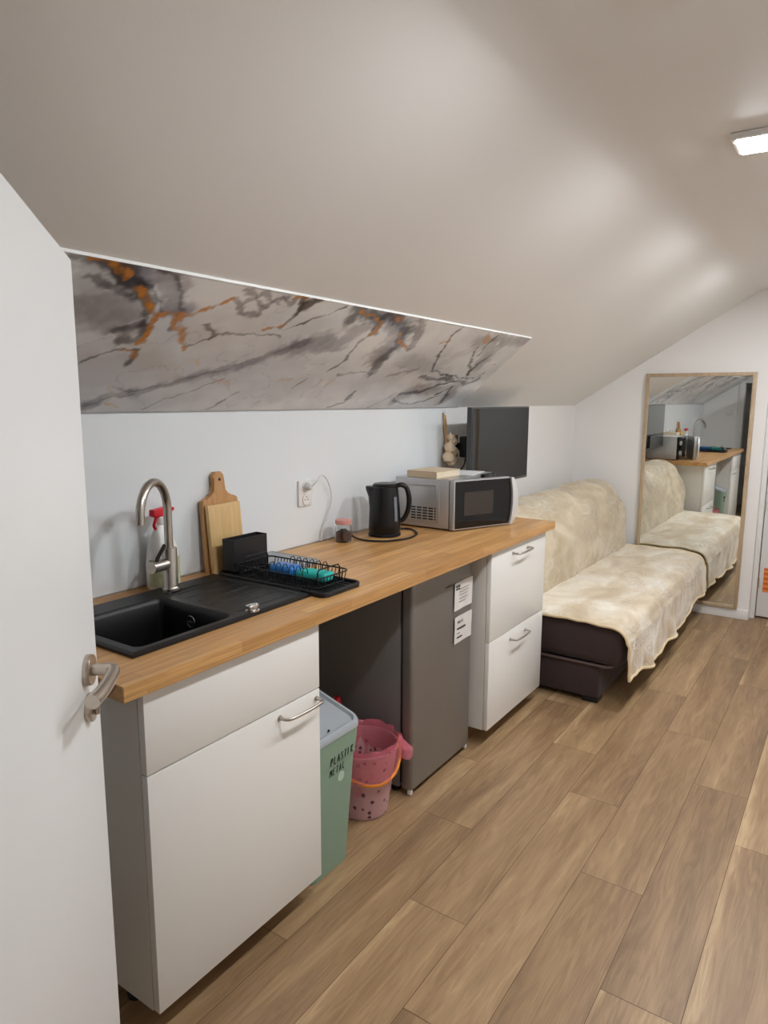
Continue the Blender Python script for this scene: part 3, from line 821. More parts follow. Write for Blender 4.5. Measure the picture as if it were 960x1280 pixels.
MB(xb).lathe([(0, 0), (0.0055, 0), (0.0055, 0.0008), (0, 0.0008)], (0.002, -0.0002, 0.315), 16, axis=xaxis((0, -1, 0))).build('hanging_hole', mat('hole_dark', lin(74, 44, 26), 0.8), cb1)
cb2 = MB(rot_lean(0.757, -0.0855, 0.917, math.radians(5.5))).box(-0.073, 0, 0.0, 0.073, 0.017, 0.236, 0.003, 2).build('cutting_board', M_maple, loc=(0.757, -0.075, 0.917))
tag(cb2, 'plain pale rectangular cutting board in front of the larger handled one', 'cutting board', 'cutting boards behind the dish rack')
# ------------------------------------------------------------------ dish rack
M_wire = mat('black_coated_wire', lin(20, 20, 22), 0.4)
M_tray = mat('black_tray', lin(28, 28, 30), 0.45)
RX0, RX1, RY0, RY1 = 0.690, 0.856, -0.525, -0.172
tz = 0.9170
rk = thing('dish_rack', (0.77, -0.3, tz), 'black wire dish rack on a black tray beside the sink drainboard', 'dish rack')
def rrect(x0, x1, y0, y1, r, n=6):
    o = []
    for cx, cy, a0 in ((x1-r, y1-r, 0), (x0+r, y1-r, 90), (x0+r, y0+r, 180), (x1-r, y0+r, 270)):
        for k in range(n+1):
            a = math.radians(a0+90*k/n); o.append((cx+r*math.cos(a), cy+r*math.sin(a)))
    return o
TX0, TX1, TY0, TY1 = 0.680, 0.866, -0.565, -0.098
tr = MB().prism(rrect(TX0, TX1, TY0, TY1, 0.02), 2, tz, tz+0.006, 0.001, 1)
rimp = [(x, y, tz+0.011) for x, y in rrect(TX0+0.003, TX1-0.003, TY0+0.003, TY1-0.003, 0.02)]
tr.tube(rimp, 0.0055, 8, closed=True)
for k in range(7):
    x = TX0+0.03+k*0.021
    tr.box(x-0.002, TY0+0.03, tz+0.005, x+0.002, TY1-0.03, tz+0.0085)
tr.build('tray', M_tray, rk)
w = MB()
zt_, zb_ = 0.966, 0.936
for z, ins, r in ((zt_, 0.0, 0.0026), (zb_, 0.006, 0.0022)):
    w.tube([(x, y, z) for x, y in rrect(RX0+ins, RX1-ins, RY0+ins, RY1-ins, 0.025)], r, 8, closed=True)
n = 22
for k in range(n):
    y = RY0+0.03+(RY1-RY0-0.06)*k/(n-1)
    for x, s in ((RX0, 1), (RX1, -1)):
        w.tube([(x, y, zt_), (x+s*0.006, y, zb_)], 0.0015, 6)
for k in range(9):
    x = RX0+0.022+(RX1-RX0-0.044)*k/8
    for y, s in ((RY0, 1), (RY1, -1)):
        w.tube([(x, y, zt_), (x, y+s*0.006, zb_)], 0.0015, 6)
    w.tube([(x, RY0+0.006, zb_), (x, RY1-0.006, zb_)], 0.0015, 6)
for k in range(4):
    y = RY0+0.06+k*0.08
    w.tube([(RX0+0.006, y, zb_-0.002), (RX1-0.006, y, zb_-0.002)], 0.0018, 6)
# plate loops: two rows of upright hoops
for xr_ in (RX0+0.045, RX1-0.022):
    for k in range(6):
        y = RY0+0.085+k*0.028
        w.tube([(xr_-0.012, y, zb_), (xr_-0.012, y, zb_+0.036), (xr_-0.006, y, zb_+0.047), (xr_+0.006, y, zb_+0.047), (xr_+0.012, y, zb_+0.036), (xr_+0.012, y, zb_)], 0.0017, 6)
# raised end handles and feet
for y, s in ((RY0, -1), (RY1, 1)):
    w.tube([(RX0+0.028, y-s*0.02, zb_), (RX0+0.028, y-s*0.02, zt_+0.012), (RX0+0.036, y-s*0.02, zt_+0.022), (RX1-0.036, y-s*0.02, zt_+0.022), (RX1-0.028, y-s*0.02, zt_+0.012), (RX1-0.028, y-s*0.02, zb_)], 0.0024, 8)
for x in (RX0+0.012, RX1-0.012):
    for y in (RY0+0.05, RY1-0.05):
        w.tube([(x, y-0.012, zb_), (x, y-0.008, tz+0.009), (x, y+0.008, tz+0.009), (x, y+0.012, zb_)], 0.0022, 8)
w.build('basket', M_wire, rk)
ch = MB()
cx0, cx1, cy0, cy1 = 0.693, 0.853, -0.167, -0.116
def cup(x0, x1, y0, y1, z0, z1, t=0.003):
    ch.box(x0, y0, z0, x0+t, y1, z1, 0.001, 1).box(x1-t, y0, z0, x1, y1, z1, 0.001, 1).box(x0+t, y0, z0, x1-t, y0+t, z1, 0.001, 1).box(x0+t, y1-t, z0, x1-t, y1, z1, 0.001, 1).box(x0+t, y0+t, z0, x1-t, y1-t, z0+t)
cup(cx0, cx1, cy0, cy1, zb_+0.003, 1.045)
ch.build('cutlery_holder', M_tray, rk)
# sponges and brush in the rack
def sponge(name, x, y, z, lx, ly, lz, rot, m, label, cat='sponge'):
    M_ = Matrix.Translation((x, y, z)) @ Matrix.Rotation(rot, 4, 'Z')
    o = MB(M_).box(-lx/2, -ly/2, 0, lx/2, ly/2, lz, min(lx, ly, lz)*0.38, 5).build(name, m, loc=(x, y, z))
    return tag(o, label, cat, 'sponges in the dish rack')
M_blue = mat('blue_plastic', lin(36, 120, 196), 0.4, var=0.12, scale=60)
M_teal = mat('teal_foam', lin(38, 176, 166), 0.7, var=0.08, scale=80, bump=0.4, bscale=300)
sponge('sponge', 0.772, -0.325, zb_+0.002, 0.062, 0.1, 0.034, 0.0, M_blue, 'bright blue sponge lying between the plate hoops of the dish rack')
sponge('sponge', 0.775, -0.447, zb_+0.002, 0.06, 0.115, 0.03, 0.12, M_teal, 'teal sponge lying at the front end of the dish rack')
# thin grey tray on the worktop behind the rack
M_grey = mat('grey_plastic', lin(150, 153, 157), 0.4, var=0.04)
gt_ = thing('serving_tray', (0.95, -0.13, 0.9168), 'thin grey tray lying on the worktop beyond the dish rack', 'tray')
MB().prism(rrect(0.878, 1.035, -0.255, -0.012, 0.015), 2, 0.917, 0.9225, 0.0015, 2).build('base', M_grey, gt_)
MB().tube([(x, y, 0.927) for x, y in rrect(0.881, 1.032, -0.252, -0.015, 0.014)], 0.0035, 8, closed=True)\
    .prism(rrect(0.886, 1.027, -0.247, -0.02, 0.012), 2, 0.9225, 0.929, 0.001, 1).build('rim', M_grey, gt_)

# ------------------------------------------------------------------ wall socket and charger cable
M_sock = mat('socket_white', lin(232, 231, 228), 0.3, var=0.01)
sk_ = thing('wall_socket', (1.235, -0.006, 1.13), 'white double wall socket above the worktop, left of the kettle', 'wall socket')
MB().box(1.196, -0.0155, 1.079, 1.274, -0.0062, 1.183, 0.003, 2).build('plate', M_sock, sk_)
for z in (1.158, 1.105):
    s_ = MB().lathe([(0, 0.0), (0.0185, 0.0), (0.0205, 0.002), (0.0205, 0.004), (0, 0.004)], (1.235, -0.0155, z), 28, axis=xaxis((0, -1, 0))).build('outlet', M_sock, sk_)
    MB().tube([(1.227, -0.0193, z), (1.227, -0.021, z)], 0.0028, 10).tube([(1.243, -0.0193, z), (1.243, -0.021, z)], 0.0028, 10)\
        .tube([(1.235, -0.0193, z+0.012), (1.235, -0.024, z+0.012)], 0.0022, 10).build('contact', M_chrome, s_)
M_gplug = mat('grey_plug', lin(214, 212, 208), 0.4)
cbv = thing('power_cable', (1.235, -0.03, 1.15), 'thin pale grey cable looping from the wall socket down to the worktop', 'cable')
MB().lathe([(0, 0.0), (0.0165, 0.0), (0.0165, 0.006), (0.012, 0.022), (0.007, 0.026), (0, 0.026)], (1.235, -0.0215, 1.158), 20, axis=xaxis((0, -1, 0))).build('plug', M_gplug, cbv)
MB().tube([(1.235, -0.045, 1.158), (1.25, -0.06, 1.178), (1.29, -0.05, 1.20), (1.335, -0.035, 1.19), (1.375, -0.025, 1.15), (1.395, -0.02, 1.09), (1.37, -0.016, 1.02), (1.335, -0.015, 0.96), (1.325, -0.016, 0.9205)], 0.0022, 8, smooth=8).build('cord', M_gplug, cbv)

# ------------------------------------------------------------------ coffee jar
M_glass = mat('clear_glass', (0.95, 0.97, 0.96, 1), 0.03, var=0.0, trans=1.0, ior=1.45)
jx, jy = 1.388, -0.088
jr = thing('coffee_jar', (jx, jy, 0.9168), 'small glass jar of brown coffee with a reddish lid beside the kettle', 'jar')
MB().lathe([(0, 0.0), (0.032, 0.0), (0.0345, 0.004), (0.0345, 0.062), (0.031, 0.07), (0.029, 0.075), (0.0275, 0.075), (0.0295, 0.069), (0.0325, 0.061), (0.0325, 0.005), (0.0, 0.0035)], (jx, jy, 0.9168), 36).build('glass', M_glass, jr)
MB().lathe([(0, 0.0042), (0.0318, 0.0055), (0.0318, 0.042), (0.02, 0.046), (0, 0.043)], (jx, jy, 0.9168), 30).build('coffee', mat('ground_coffee', lin(88, 48, 34), 0.9, var=0.3, scale=200, bump=0.5, bscale=400), jr)
MB().lathe([(0, 0.094), (0.031, 0.094), (0.034, 0.091), (0.034, 0.076), (0.0325, 0.0745), (0, 0.0752)], (jx, jy, 0.9168), 40).build('lid', mat('dusty_red_lid', lin(204, 146, 138), 0.45, var=0.3, scale=90), jr)

# ------------------------------------------------------------------ kettle
kx, ky, kz = 1.602, -0.150, 0.9168
ke = thing('kettle', (kx, ky, kz), 'black electric kettle with a water gauge standing left of the microwave', 'kettle')
M_kblk = mat('black_kettle_plastic', lin(17, 17, 19), 0.28, var=0.08)
MB().lathe([(0, 0.0), (0.069, 0.0), (0.0715, 0.004), (0.0705, 0.014), (0.066, 0.018), (0, 0.018)], (kx, ky, kz), 44).build('power_base', M_kblk, ke)
hv = Vector((0.564, -0.826, 0)); hang = math.atan2(hv.y, hv.x)
def ksh(r, z, a):
    # spout beak opposite the handle, near the rim
    d = abs((a-(hang+math.pi)+math.pi) % (2*math.pi)-math.pi)
    k = max(0, 1-d/0.62); t = max(0, min(1, (z-0.145)/0.062))
    return r+0.026*k*k*(3-2*k)*t**1.3, z
MB().lathe([(0, 0.0185), (0.067, 0.0185), (0.0695, 0.022), (0.0698, 0.05), (0.067, 0.12), (0.0625, 0.17), (0.0595, 0.20), (0.058, 0.214), (0.054, 0.217), (0, 0.217)], (kx, ky, kz), 64, fn=ksh).build('body', M_kblk, ke)
MB().lathe([(0, 0.216), (0.052, 0.216), (0.053, 0.222), (0.046, 0.229), (0.02, 0.233), (0, 0.2335)], (kx, ky, kz), 40).build('lid', M_kblk, ke)
P = lambda r, z, s=0.0: Vector((kx, ky, kz+z))+hv*r+Vector((-hv.y, hv.x, 0))*s
MB().tube([P(0.045, 0.216), P(0.07, 0.222), P(0.092, 0.212), P(0.104, 0.18), P(0.106, 0.14), P(0.098, 0.10), P(0.082, 0.072), P(0.064, 0.062)], lambda u: 0.0115-0.002*abs(u-0.5), 14, smooth=6).build('handle', M_kblk, ke)
ga = math.atan2(-0.98, -0.2)
gv = Vector((math.cos(ga), math.sin(ga), 0)); gs = Vector((-gv.y, gv.x, 0))
def gp(u, v):
    z = 0.07+0.105*v; r = 0.0702-(0.0045 if z < 0.12 else 0.0045)*((z-0.05)/0.07)*0.7 if z < 0.12 else 0.067-(z-0.12)*0.09
    s = (u-0.5)*0.017
    return Vector((kx, ky, kz+z))+gv*(r+0.0012)+gs*s
MB().grid(gp, 4, 14, 0.0015).build('water_gauge', mat('gauge_grey', lin(112, 116, 126), 0.25), ke)
cp = MB().tube([(kx+0.055, ky+0.02, kz+0.006), (1.70, -0.115, kz+0.005), (1.755, -0.14, kz+0.005), (1.765, -0.19, kz+0.005), (1.69, -0.262, kz+0.005), (1.58, -0.285, kz+0.005), (1.48, -0.245, kz+0.005), (1.44, -0.17, kz+0.005), (1.455, -0.1, kz+0.007), (1.47, -0.06, kz+0.016)], 0.0042, 8, smooth=8)
cp.build('cord', M_kblk, ke)
MB().lathe([(0, 0), (0.012, 0), (0.019, 0.01), (0.019, 0.034), (0.016, 0.036), (0, 0.036)], (1.478, -0.045, kz+0.0195), 22, axis=xaxis((-0.7, 0.3, 0.02))).build('plug', M_kblk, ke)

# ------------------------------------------------------------------ microwave (door ajar)
M_msil = mat('silver_paint', lin(190, 190, 190), 0.36, 0.6, var=0.03)
M_mblk = mat('gloss_black', lin(11, 11, 13), 0.06, var=0.05)
mx0, mx1, my0, my1, mz0, mz1 = 1.847, 2.297, -0.330, -0.045, 0.9245, 1.147
mw = thing('microwave', (2.07, -0.19, 0.9168), 'silver microwave with black door ajar at the far end of the worktop', 'microwave')
m = MB(); t = 0.004
m.box(mx0, my0, mz0, mx0+t, my1, mz1, 0.0015, 2).box(mx0+t, my0, mz1-t, mx1-t, my1, mz1).box(mx0+t, my0, mz0, mx1-t, my1, mz0+t).box(mx1-t, my0, mz0, mx1, my1, mz1, 0.0015, 2).box(mx0+t, my1-t, mz0+t, mx1-t, my1, mz1-t)
# embossed side plate
m.box(mx0-0.003, my0+0.045, mz0+0.02, mx0+0.001, my1-0.03, mz1-0.022, 0.0025, 2)
m.box(mx0-0.006, my0+0.045, mz0+0.02, mx0-0.002, my0+0.062, mz1-0.022, 0.002, 2)
m.box(mx0-0.006, my0+0.062, mz1-0.034, mx0-0.002, my1-0.03, mz1-0.022, 0.002, 2)
m.build('housing', M_msil, mw)
vn = MB()
for i in range(5):
    for j in range(5):
        y = -0.135-0.031*i; z = 1.016-0.0125*j
        vn.box(mx0-0.0036, y-0.0245, z-0.0065, mx0-0.0028, y, z, 0.0003, 1)
vn.build('vent_slots', mat('vent_dark', lin(34, 34, 36), 0.6), mw)
cv = MB()
cx1_ = 2.165
cv.box(mx0+0.03, my0+0.002, mz0+0.02, cx1_, my1-0.03, mz0+0.024).box(mx0+0.03, my0+0.002, mz1-0.024, cx1_, my1-0.03, mz1-0.02).box(mx0+0.026, my0+0.002, mz0+0.02, mx0+0.03, my1-0.03, mz1-0.02)\
    .box(cx1_, my0+0.002, mz0+0.02, cx1_+0.004, my1-0.03, mz1-0.02).box(mx0+0.03, my1-0.034, mz0+0.024, cx1_, my1-0.03, mz1-0.024)
cv.box(mx0+t, my0+0.0005, mz0+t, mx0+0.03, my0+0.004, mz1-t).box(mx0+0.03, my0+0.0005, mz0+t, cx1_, my0+0.004, mz0+0.022).box(mx0+0.03, my0+0.0005, mz1-0.022, cx1_, my0+0.004, mz1-t)
cv.build('oven_cavity', mat('cavity_grey', lin(150, 150, 148), 0.4, 0.3), mw)
cpn = MB().box(cx1_+0.002, my0-0.018, mz0, mx1, my0+0.0003, mz1, 0.003, 2).build('control_panel', M_mblk, mw)
for z in (1.085, 0.985):
    MB().lathe([(0, 0), (0.023, 0), (0.021, 0.014), (0.018, 0.016), (0, 0.016)], (2.232, my0-0.018, z), 28, axis=xaxis((0, -1, 0))).box(2.229, my0-0.036, z-0.018, 2.235, my0-0.033, z+0.018, 0.001, 1).build('knob', M_msil, cpn)
for x in (mx0+0.04, mx1-0.04):
    for y in (my0+0.03, my1-0.03):
        MB().lathe([(0, 0), (0.012, 0), (0.014, 0.0076), (0, 0.0076)], (x, y, 0.9169), 16).build('foot', M_black_plastic, mw)
da = math.radians(-22.5)
DX = Matrix.Translation((mx0+0.003, my0-0.004, 0)) @ Matrix.Rotation(da, 4, 'Z')     # local x along the door, -y out of its face
def bow(s): return 0.016*(1-(2*s-1)**2)
dl = 0.335
zt0, zt1 = mz0-0.002, mz1+0.001
edge = [(dl+bow(k/12), zt0+(zt1-zt0)*k/12) for k in range(13)]
dm = MB(DX).prism([(0.0, zt0), *edge, (0.0, zt1)], 1, -0.030, 0.0, 0.002)
dmo = dm.build('door', M_msil, mw)
e2 = [(dl-0.003+bow(k/12), zt0+0.006+(zt1-zt0-0.012)*k/12) for k in range(13)]
MB(DX).prism([(0.008, zt0+0.006), *e2, (0.008, zt1-0.006)], 1, -0.0325, -0.029, 0.001, 1).build('door_glass', M_mblk, dmo)
hn = [(dl-0.004+bow(k/12), zt0+0.002+(zt1-zt0-0.004)*k/12) for k in range(13)]
ho = [(dl+0.014+2.0*bow(k/12), zt0+0.002+(zt1-zt0-0.004)*k/12) for k in range(13)]
MB(DX).prism(hn+ho[::-1], 1, -0.044, -0.030, 0.003, 2).build('door_handle', mat('bright_silver', lin(226, 226, 226), 0.3, 0.45), dmo)
MB(DX).box(0.058, -0.0334, zt0+0.062, 0.232, -0.0322, zt1-0.056, 0.0005, 1).build('window', mat('smoked_window', lin(58, 50, 44), 0.05, var=0.1, scale=8), dmo)
# book, tab and papers on the microwave
M_cover = mat('beige_cover', lin(206, 186, 158), 0.6, var=0.05)
bk_ = thing('book', (1.96, -0.18, mz1), 'thick beige book lying on top of the microwave', 'book')
BXf = Matrix.Translation((1.963, -0.185, mz1+0.0005)) @ Matrix.Rotation(math.radians(-4), 4, 'Z')
MB(BXf).box(-0.1, -0.083, 0.0, 0.1, 0.083, 0.003, 0.001, 1).box(-0.1, -0.083, 0.029, 0.1, 0.083, 0.032, 0.001, 1).box(-0.1, -0.083, 0.003, -0.097, 0.083, 0.029).build('cover', M_cover, bk_)
MB(BXf).box(-0.096, -0.08, 0.0032, 0.096, 0.08, 0.0288).build('pages', mat('cream_pages', lin(226, 212, 186), 0.8, var=0.1, scale=90, stretch=(1, 1, 40)), bk_)
pp = MB(Matrix.Translation((2.17, -0.235, mz1+0.0004)) @ Matrix.Rotation(math.radians(9), 4, 'Z')).box(-0.1, -0.075, 0, 0.1, 0.075, 0.004, 0.001, 1).build('leaflet', mat('pale_paper', lin(222, 222, 222), 0.5), loc=(2.17, -0.235, mz1))
tag(pp, 'thin white leaflet lying right of the book on the microwave', 'leaflet')
tb = MB().grid(lambda u, v: (1.875+0.024*u-0.004*v, -0.2725-0.055*v, mz1+0.0008+0.004*math.sin(math.pi*v)*(1-v)), 3, 8, 0.001).build('paper_strip', M_cover, loc=(1.88, -0.3, mz1))
tag(tb, 'narrow beige paper strip on the front corner of the microwave', 'paper')

# ------------------------------------------------------------------ garlic braid
M_garlic = mat('garlic_skin', lin(232, 206, 174), 0.55, var=0.16, scale=40, bump=0.3, bscale=60, stretch=(1, 1, 0.3))
M_straw = mat('straw', lin(190, 150, 104), 0.7, var=0.2, scale=60)
gx, gy = 2.355, -0.036
ga_ = thing('garlic_braid', (gx, gy, 1.15), 'braid of garlic bulbs hanging on the wall above the microwave', 'garlic')
MB().tube([(gx-0.004, -0.009, 1.437), (gx-0.003, -0.016, 1.41), (gx, -0.02, 1.35), (gx+0.008, -0.024, 1.29), (gx+0.01, -0.022, 1.22), (gx+0.01, -0.024, 1.17)], lambda u: 0.0045+0.0045*u, 10, smooth=5)\
    .tube([(gx+0.004, -0.017, 1.425), (gx+0.006, -0.024, 1.38), (gx+0.002, -0.026, 1.33), (gx+0.01, -0.02, 1.28)], 0.003, 8, smooth=5).build('braid', M_straw, ga_)
spots = [(0.042, 1.285, 1.1), (-0.006, 1.258, 1.3), (0.046, 1.234, 1.2), (-0.018, 1.205, 1.38), (0.04, 1.186, 1.25), (0.004, 1.176, 0.8), (0.02, 1.306, 0.9)]
for k, (dx, z, s) in enumerate(spots):
    def lobes(r, zz, a, k=k): return r*(1+0.05*math.cos(6*a+k)), zz
    tilt = Matrix.Rotation(0.5*math.sin(k*2.1), 4, 'X') @ Matrix.Rotation(0.55*math.cos(k*1.7+0.5), 4, 'Y') @ Matrix.Scale(s, 4)
    MB().lathe([(0, -0.0195), (0.006, -0.021), (0.016, -0.018), (0.0235, -0.006), (0.0235, 0.004), (0.016, 0.015), (0.007, 0.022), (0.004, 0.03), (0.003, 0.036), (0, 0.036)], (gx+dx, gy-0.008-0.010*(k % 2), z), 24, fn=lobes, axis=tilt).build('garlic_bulb', M_garlic, ga_)

# ------------------------------------------------------------------ television on a wall arm
tx0, tx1, ty, tz0, tz1 = 2.309, 3.042, -0.2, 1.049, 1.467
tv = thing('television', (2.68, -0.1, 1.25), 'flat black television on a wall arm above the far end of the worktop', 'television')
MB().box(tx0, ty, tz0, tx1, ty+0.028, tz1, 0.003, 2).box(tx0+0.12, ty+0.02, tz0+0.05, tx1-0.12, ty+0.055, tz1-0.12, 0.012, 2).build('casing', mat('tv_casing', lin(78, 78, 80), 0.4, 0.3), tv)
MB().box(tx0+0.008, ty-0.0016, tz0+0.014, tx1-0.008, ty+0.002, tz1-0.008, 0.0005, 1).build('screen', mat('tv_screen', lin(12, 12, 12), 0.04, var=0.05, ior=1.5), tv)
MB().box(2.43, -0.022, 1.195, 2.5, -0.0005, 1.315, 0.004, 2).box(2.445, -0.11, 1.235, 2.485, -0.02, 1.275, 0.004).box(2.445, -0.118, 1.232, 2.66, -0.082, 1.278, 0.006).box(2.60, -0.148, 1.18, 2.72, -0.12, 1.33, 0.004)\
    .box(2.42, -0.112, 1.20, 2.492, -0.07, 1.312, 0.008).build('wall_arm', M_black_plastic, tv)
MB().tube([(2.462, -0.09, 1.2), (2.455, -0.085, 1.16), (2.43, -0.06, 1.11), (2.40, -0.035, 1.06), (2.40, -0.02, 0.96), (2.39, -0.0015-0.012, 0.93)], 0.004, 8, smooth=6).build('cable', M_black_plastic, tv)
# ------------------------------------------------------------------ fridge
M_fdoor = mat('fridge_steel_grey', lin(136, 131, 126), 0.36, 0.5, var=0.03, scale=3, stretch=(1, 1, 0.2))
M_fbody = mat('fridge_dark_grey', lin(122, 119, 117), 0.5, var=0.04)
fr = thing('fridge', (1.447, -0.28, 0), 'dark grey undercounter fridge with a steel grey door beneath the worktop', 'fridge')
MB().box(1.212, -0.487, 0.025, 1.682, -0.04, 0.846, 0.004, 2).build('body', M_fbody, fr)
fd = MB().prism(rrect(1.2105, 1.6835, -0.5445, -0.494, 0.014), 2, 0.029, 0.848, 0.003, 2).build('door', M_fdoor, fr)
MB().box(1.222, -0.495, 0.04, 1.672, -0.486, 0.843).build('door_seal', M_black_plastic, fr)
bd = MB()
for k in range(6):
    bd.box(1.452+0.009*k, -0.5452, 0.7705, 1.4575+0.009*k, -0.5444, 0.7775)
bd.build('badge', mat('badge_dark', lin(60, 58, 58), 0.3, 0.8), fd)
for x in (1.235, 1.66):
    for y in (-0.46, -0.08):
        MB().lathe([(0, 0), (0.016, 0), (0.018, 0.012), (0.01, 0.014), (0.01, 0.0255), (0, 0.0255)], (x, y, 0.0005), 18).build('foot', M_black_plastic, fr)
for x in (1.655, 1.212):
    MB().box(x+0.004, -0.540, 0.004, x+0.02, -0.522, 0.032, 0.003).build('door_hinge', M_sock, fr)
M_paper = mat('note_paper', lin(228, 224, 218), 0.6, var=0.02)
M_ink = mat('ink_dark', lin(66, 62, 64), 0.8)
M_ink2 = mat('ink_pale', lin(176, 164, 156), 0.8)
YP = -0.5449
def note(x0, x1, z0, z1, zl, label):
    t = thing('note', ((x0+x1)/2, YP, (z0+z1)/2), label, 'note', 'paper notes on the fridge door')
    def fn(u, v):
        c = 0.004*(1-u)**3+0.0012*math.sin(6*u+2*v)**2
        return (x0+(x1-x0)*u, YP-0.0006-c, z0+(z1-z0)*v+zl*(1-u))
    MB().grid(fn, 14, 10, 0.0004).build('sheet', M_paper, t)
    return t
MX = Matrix(((1, 0, 0, 0), (0, 0, -1, 0), (0, 1, 0, 0), (0, 0, 0, 1)))
def bars(t, x0, rows, m, name):
    b_ = MB()
    for z, xs, hgt in rows:
        x = x0
        for wd in xs:
            if wd > 0: b_.box(x, YP-0.0062, z, x+wd, YP-0.0054, z+hgt)
            x += abs(wd)+0.0025
    return b_.build(name, m, t)
n1 = note(1.517, 1.678, 0.660, 0.776, 0.0, 'upper white paper note taped to the fridge door')
bars(n1, 1.527, [(0.757, (0.009, 0.008, 0.012), 0.007), (0.747, (0.011, 0.007, 0.009), 0.006)], M_ink, 'bold_text')
bars(n1, 1.555, [(0.745, (0.02, 0.012, 0.03, 0.014), 0.003), (0.733, (0.03, 0.02, 0.025), 0.003), (0.72, (0.016, 0.03, 0.022), 0.003), (0.706, (0.025, 0.014, 0.03), 0.003), (0.692, (0.03, 0.022), 0.003)], M_ink2, 'small_text')
n2 = note(1.522, 1.678, 0.520, 0.632, 0.0, 'lower white paper note with wi-fi text taped to the fridge door')
text_mesh('Wi-Fi', 0.021, Matrix.Translation((1.545, YP-0.0056, 0.600)) @ MX, 'wifi_text', M_ink, n2, 0.0)
bars(n2, 1.543, [(0.577, (0.012, 0.01, 0.014, 0.011, 0.013), 0.007), (0.560, (0.008, 0.012), 0.003), (0.541, (0.013, 0.011, 0.014), 0.006)], M_ink, 'code_text')

# ------------------------------------------------------------------ green recycling bin
M_green = mat('sage_green_plastic', lin(136, 162, 141), 0.45, var=0.02)
M_lid = mat('grey_lid_plastic', lin(170, 176, 180), 0.4, var=0.02)
bn = thing('recycling_bin', (0.72, -0.4, 0), 'sage green recycling bin with grey lid and handwriting beside the sink cabinet', 'bin')
def ring(x0, x1, y0, y1, r, z, n=6, dz=0.0, tilt=0.0):
    return [(x, y, z+dz+tilt*(y-y0)) for x, y in rrect(x0, x1, y0, y1, r, n)]
def loft(mb, rings, cap0=True, cap1=True):
    t = bmesh.new(); V = [[t.verts.new(p) for p in r] for r in rings]; n = len(rings[0])
    for a, b_ in zip(V[:-1], V[1:]):
        for k in range(n): t.faces.new([a[k], a[(k+1) % n], b_[(k+1) % n], b_[k]])
    if cap0: t.faces.new(list(reversed(V[0])))
    if cap1: t.faces.new(V[-1])
    return mb._merge(t)
TL = 0.30
b1 = loft(MB(), [ring(0.612, 0.803, -0.556, -0.29, 0.03, 0.001), ring(0.611, 0.8045, -0.5575, -0.288, 0.03, 0.012),
                 ring(0.609, 0.836, -0.569, -0.245, 0.034, 0.372, tilt=0.0), ring(0.607, 0.840, -0.572, -0.243, 0.034, 0.374),
                 ring(0.606, 0.846, -0.5745, -0.24, 0.034, 0.43, tilt=0.06), ring(0.606, 0.848, -0.575, -0.24, 0.034, 0.459, tilt=TL)])
b1.build('body', M_green, bn)
l1 = loft(MB(), [ring(0.604, 0.851, -0.578, -0.237, 0.036, 0.459, tilt=TL), ring(0.604, 0.851, -0.578, -0.237, 0.036, 0.471, tilt=TL), ring(0.607, 0.848, -0.575, -0.24, 0.035, 0.478, tilt=TL),
                 ring(0.616, 0.839, -0.566, -0.249, 0.03, 0.481, tilt=TL), ring(0.621, 0.834, -0.561, -0.254, 0.028, 0.472, tilt=TL), ring(0.624, 0.831, -0.558, -0.257, 0.026, 0.472, tilt=TL), ring(0.627, 0.828, -0.555, -0.26, 0.024, 0.479, tilt=TL), ring(0.66, 0.79, -0.52, -0.30, 0.02, 0.485, tilt=TL)])
lido = l1.build('lid', M_lid, bn, smooth=40)
MB().prism([(0.70, 0.4835), (0.708, 0.4835), (0.704, 0.49)], 1, -0.558, -0.552).build('lid_tab', M_black_plastic, lido)
# handwriting PLASTIK / METAL
LET = {'P': [[(0, 0), (0.1, 1), (.55, .95), (.6, .6), (.05, .5)]], 'L': [[(0.1, 1), (0, 0), (.55, .02)]], 'A': [[(0, 0), (.35, 1), (.6, 0)], [(.12, .4), (.5, .4)]],
       'S': [[(.6, .9), (.2, 1), (.1, .65), (.5, .45), (.5, .08), (0, .05)]], 'T': [[(0, 1), (.7, .95)], [(.38, .98), (.28, 0)]], 'I': [[(.15, 1), (.1, 0)]],
       'K': [[(.08, 1), (0, 0)], [(.55, 1), (.05, .5), (.6, 0)]], 'M': [[(0, 0), (.1, 1), (.35, .4), (.65, 1), (.7, 0)]], 'E': [[(.55, 1), (.08, .95), (0, 0), (.5, .02)], [(.05, .5), (.45, .52)]]}
tw = MB()
def bin_y(z): return -0.5575-0.0115*min(1, (z-0.012)/0.36) if z < 0.373 else -0.5735
def write(s, x, z, h, adv, slope_):
    for k, chh in enumerate(s):
        for stq in LET[chh]:
            pts = []
            for (u, v) in stq:
                xx = x+k*adv+u*h*0.62+0.12*v*h; zz = z+v*h+slope_*(k*adv)
                pts.append((xx, bin_y(zz)-0.0006, zz))
            tw.tube(pts, 0.0014, 5)
write('PLASTIK', 0.689, 0.378, 0.023, 0.0172, 0.04)
write('METAL', 0.689, 0.339, 0.022, 0.0162, 0.04)
tw.build('handwriting', mat('marker_black', lin(28, 34, 30), 0.6), bn)
MB().lathe([(0, 0), (0.0165, 0), (0.0165, 0.0008), (0, 0.0008)], (0.748, bin_y(0.32)-0.0002, 0.318), 28, axis=xaxis((0, -1, -0.03))).build('sticker', mat('sticker_pale', lin(190, 208, 190), 0.5), bn)

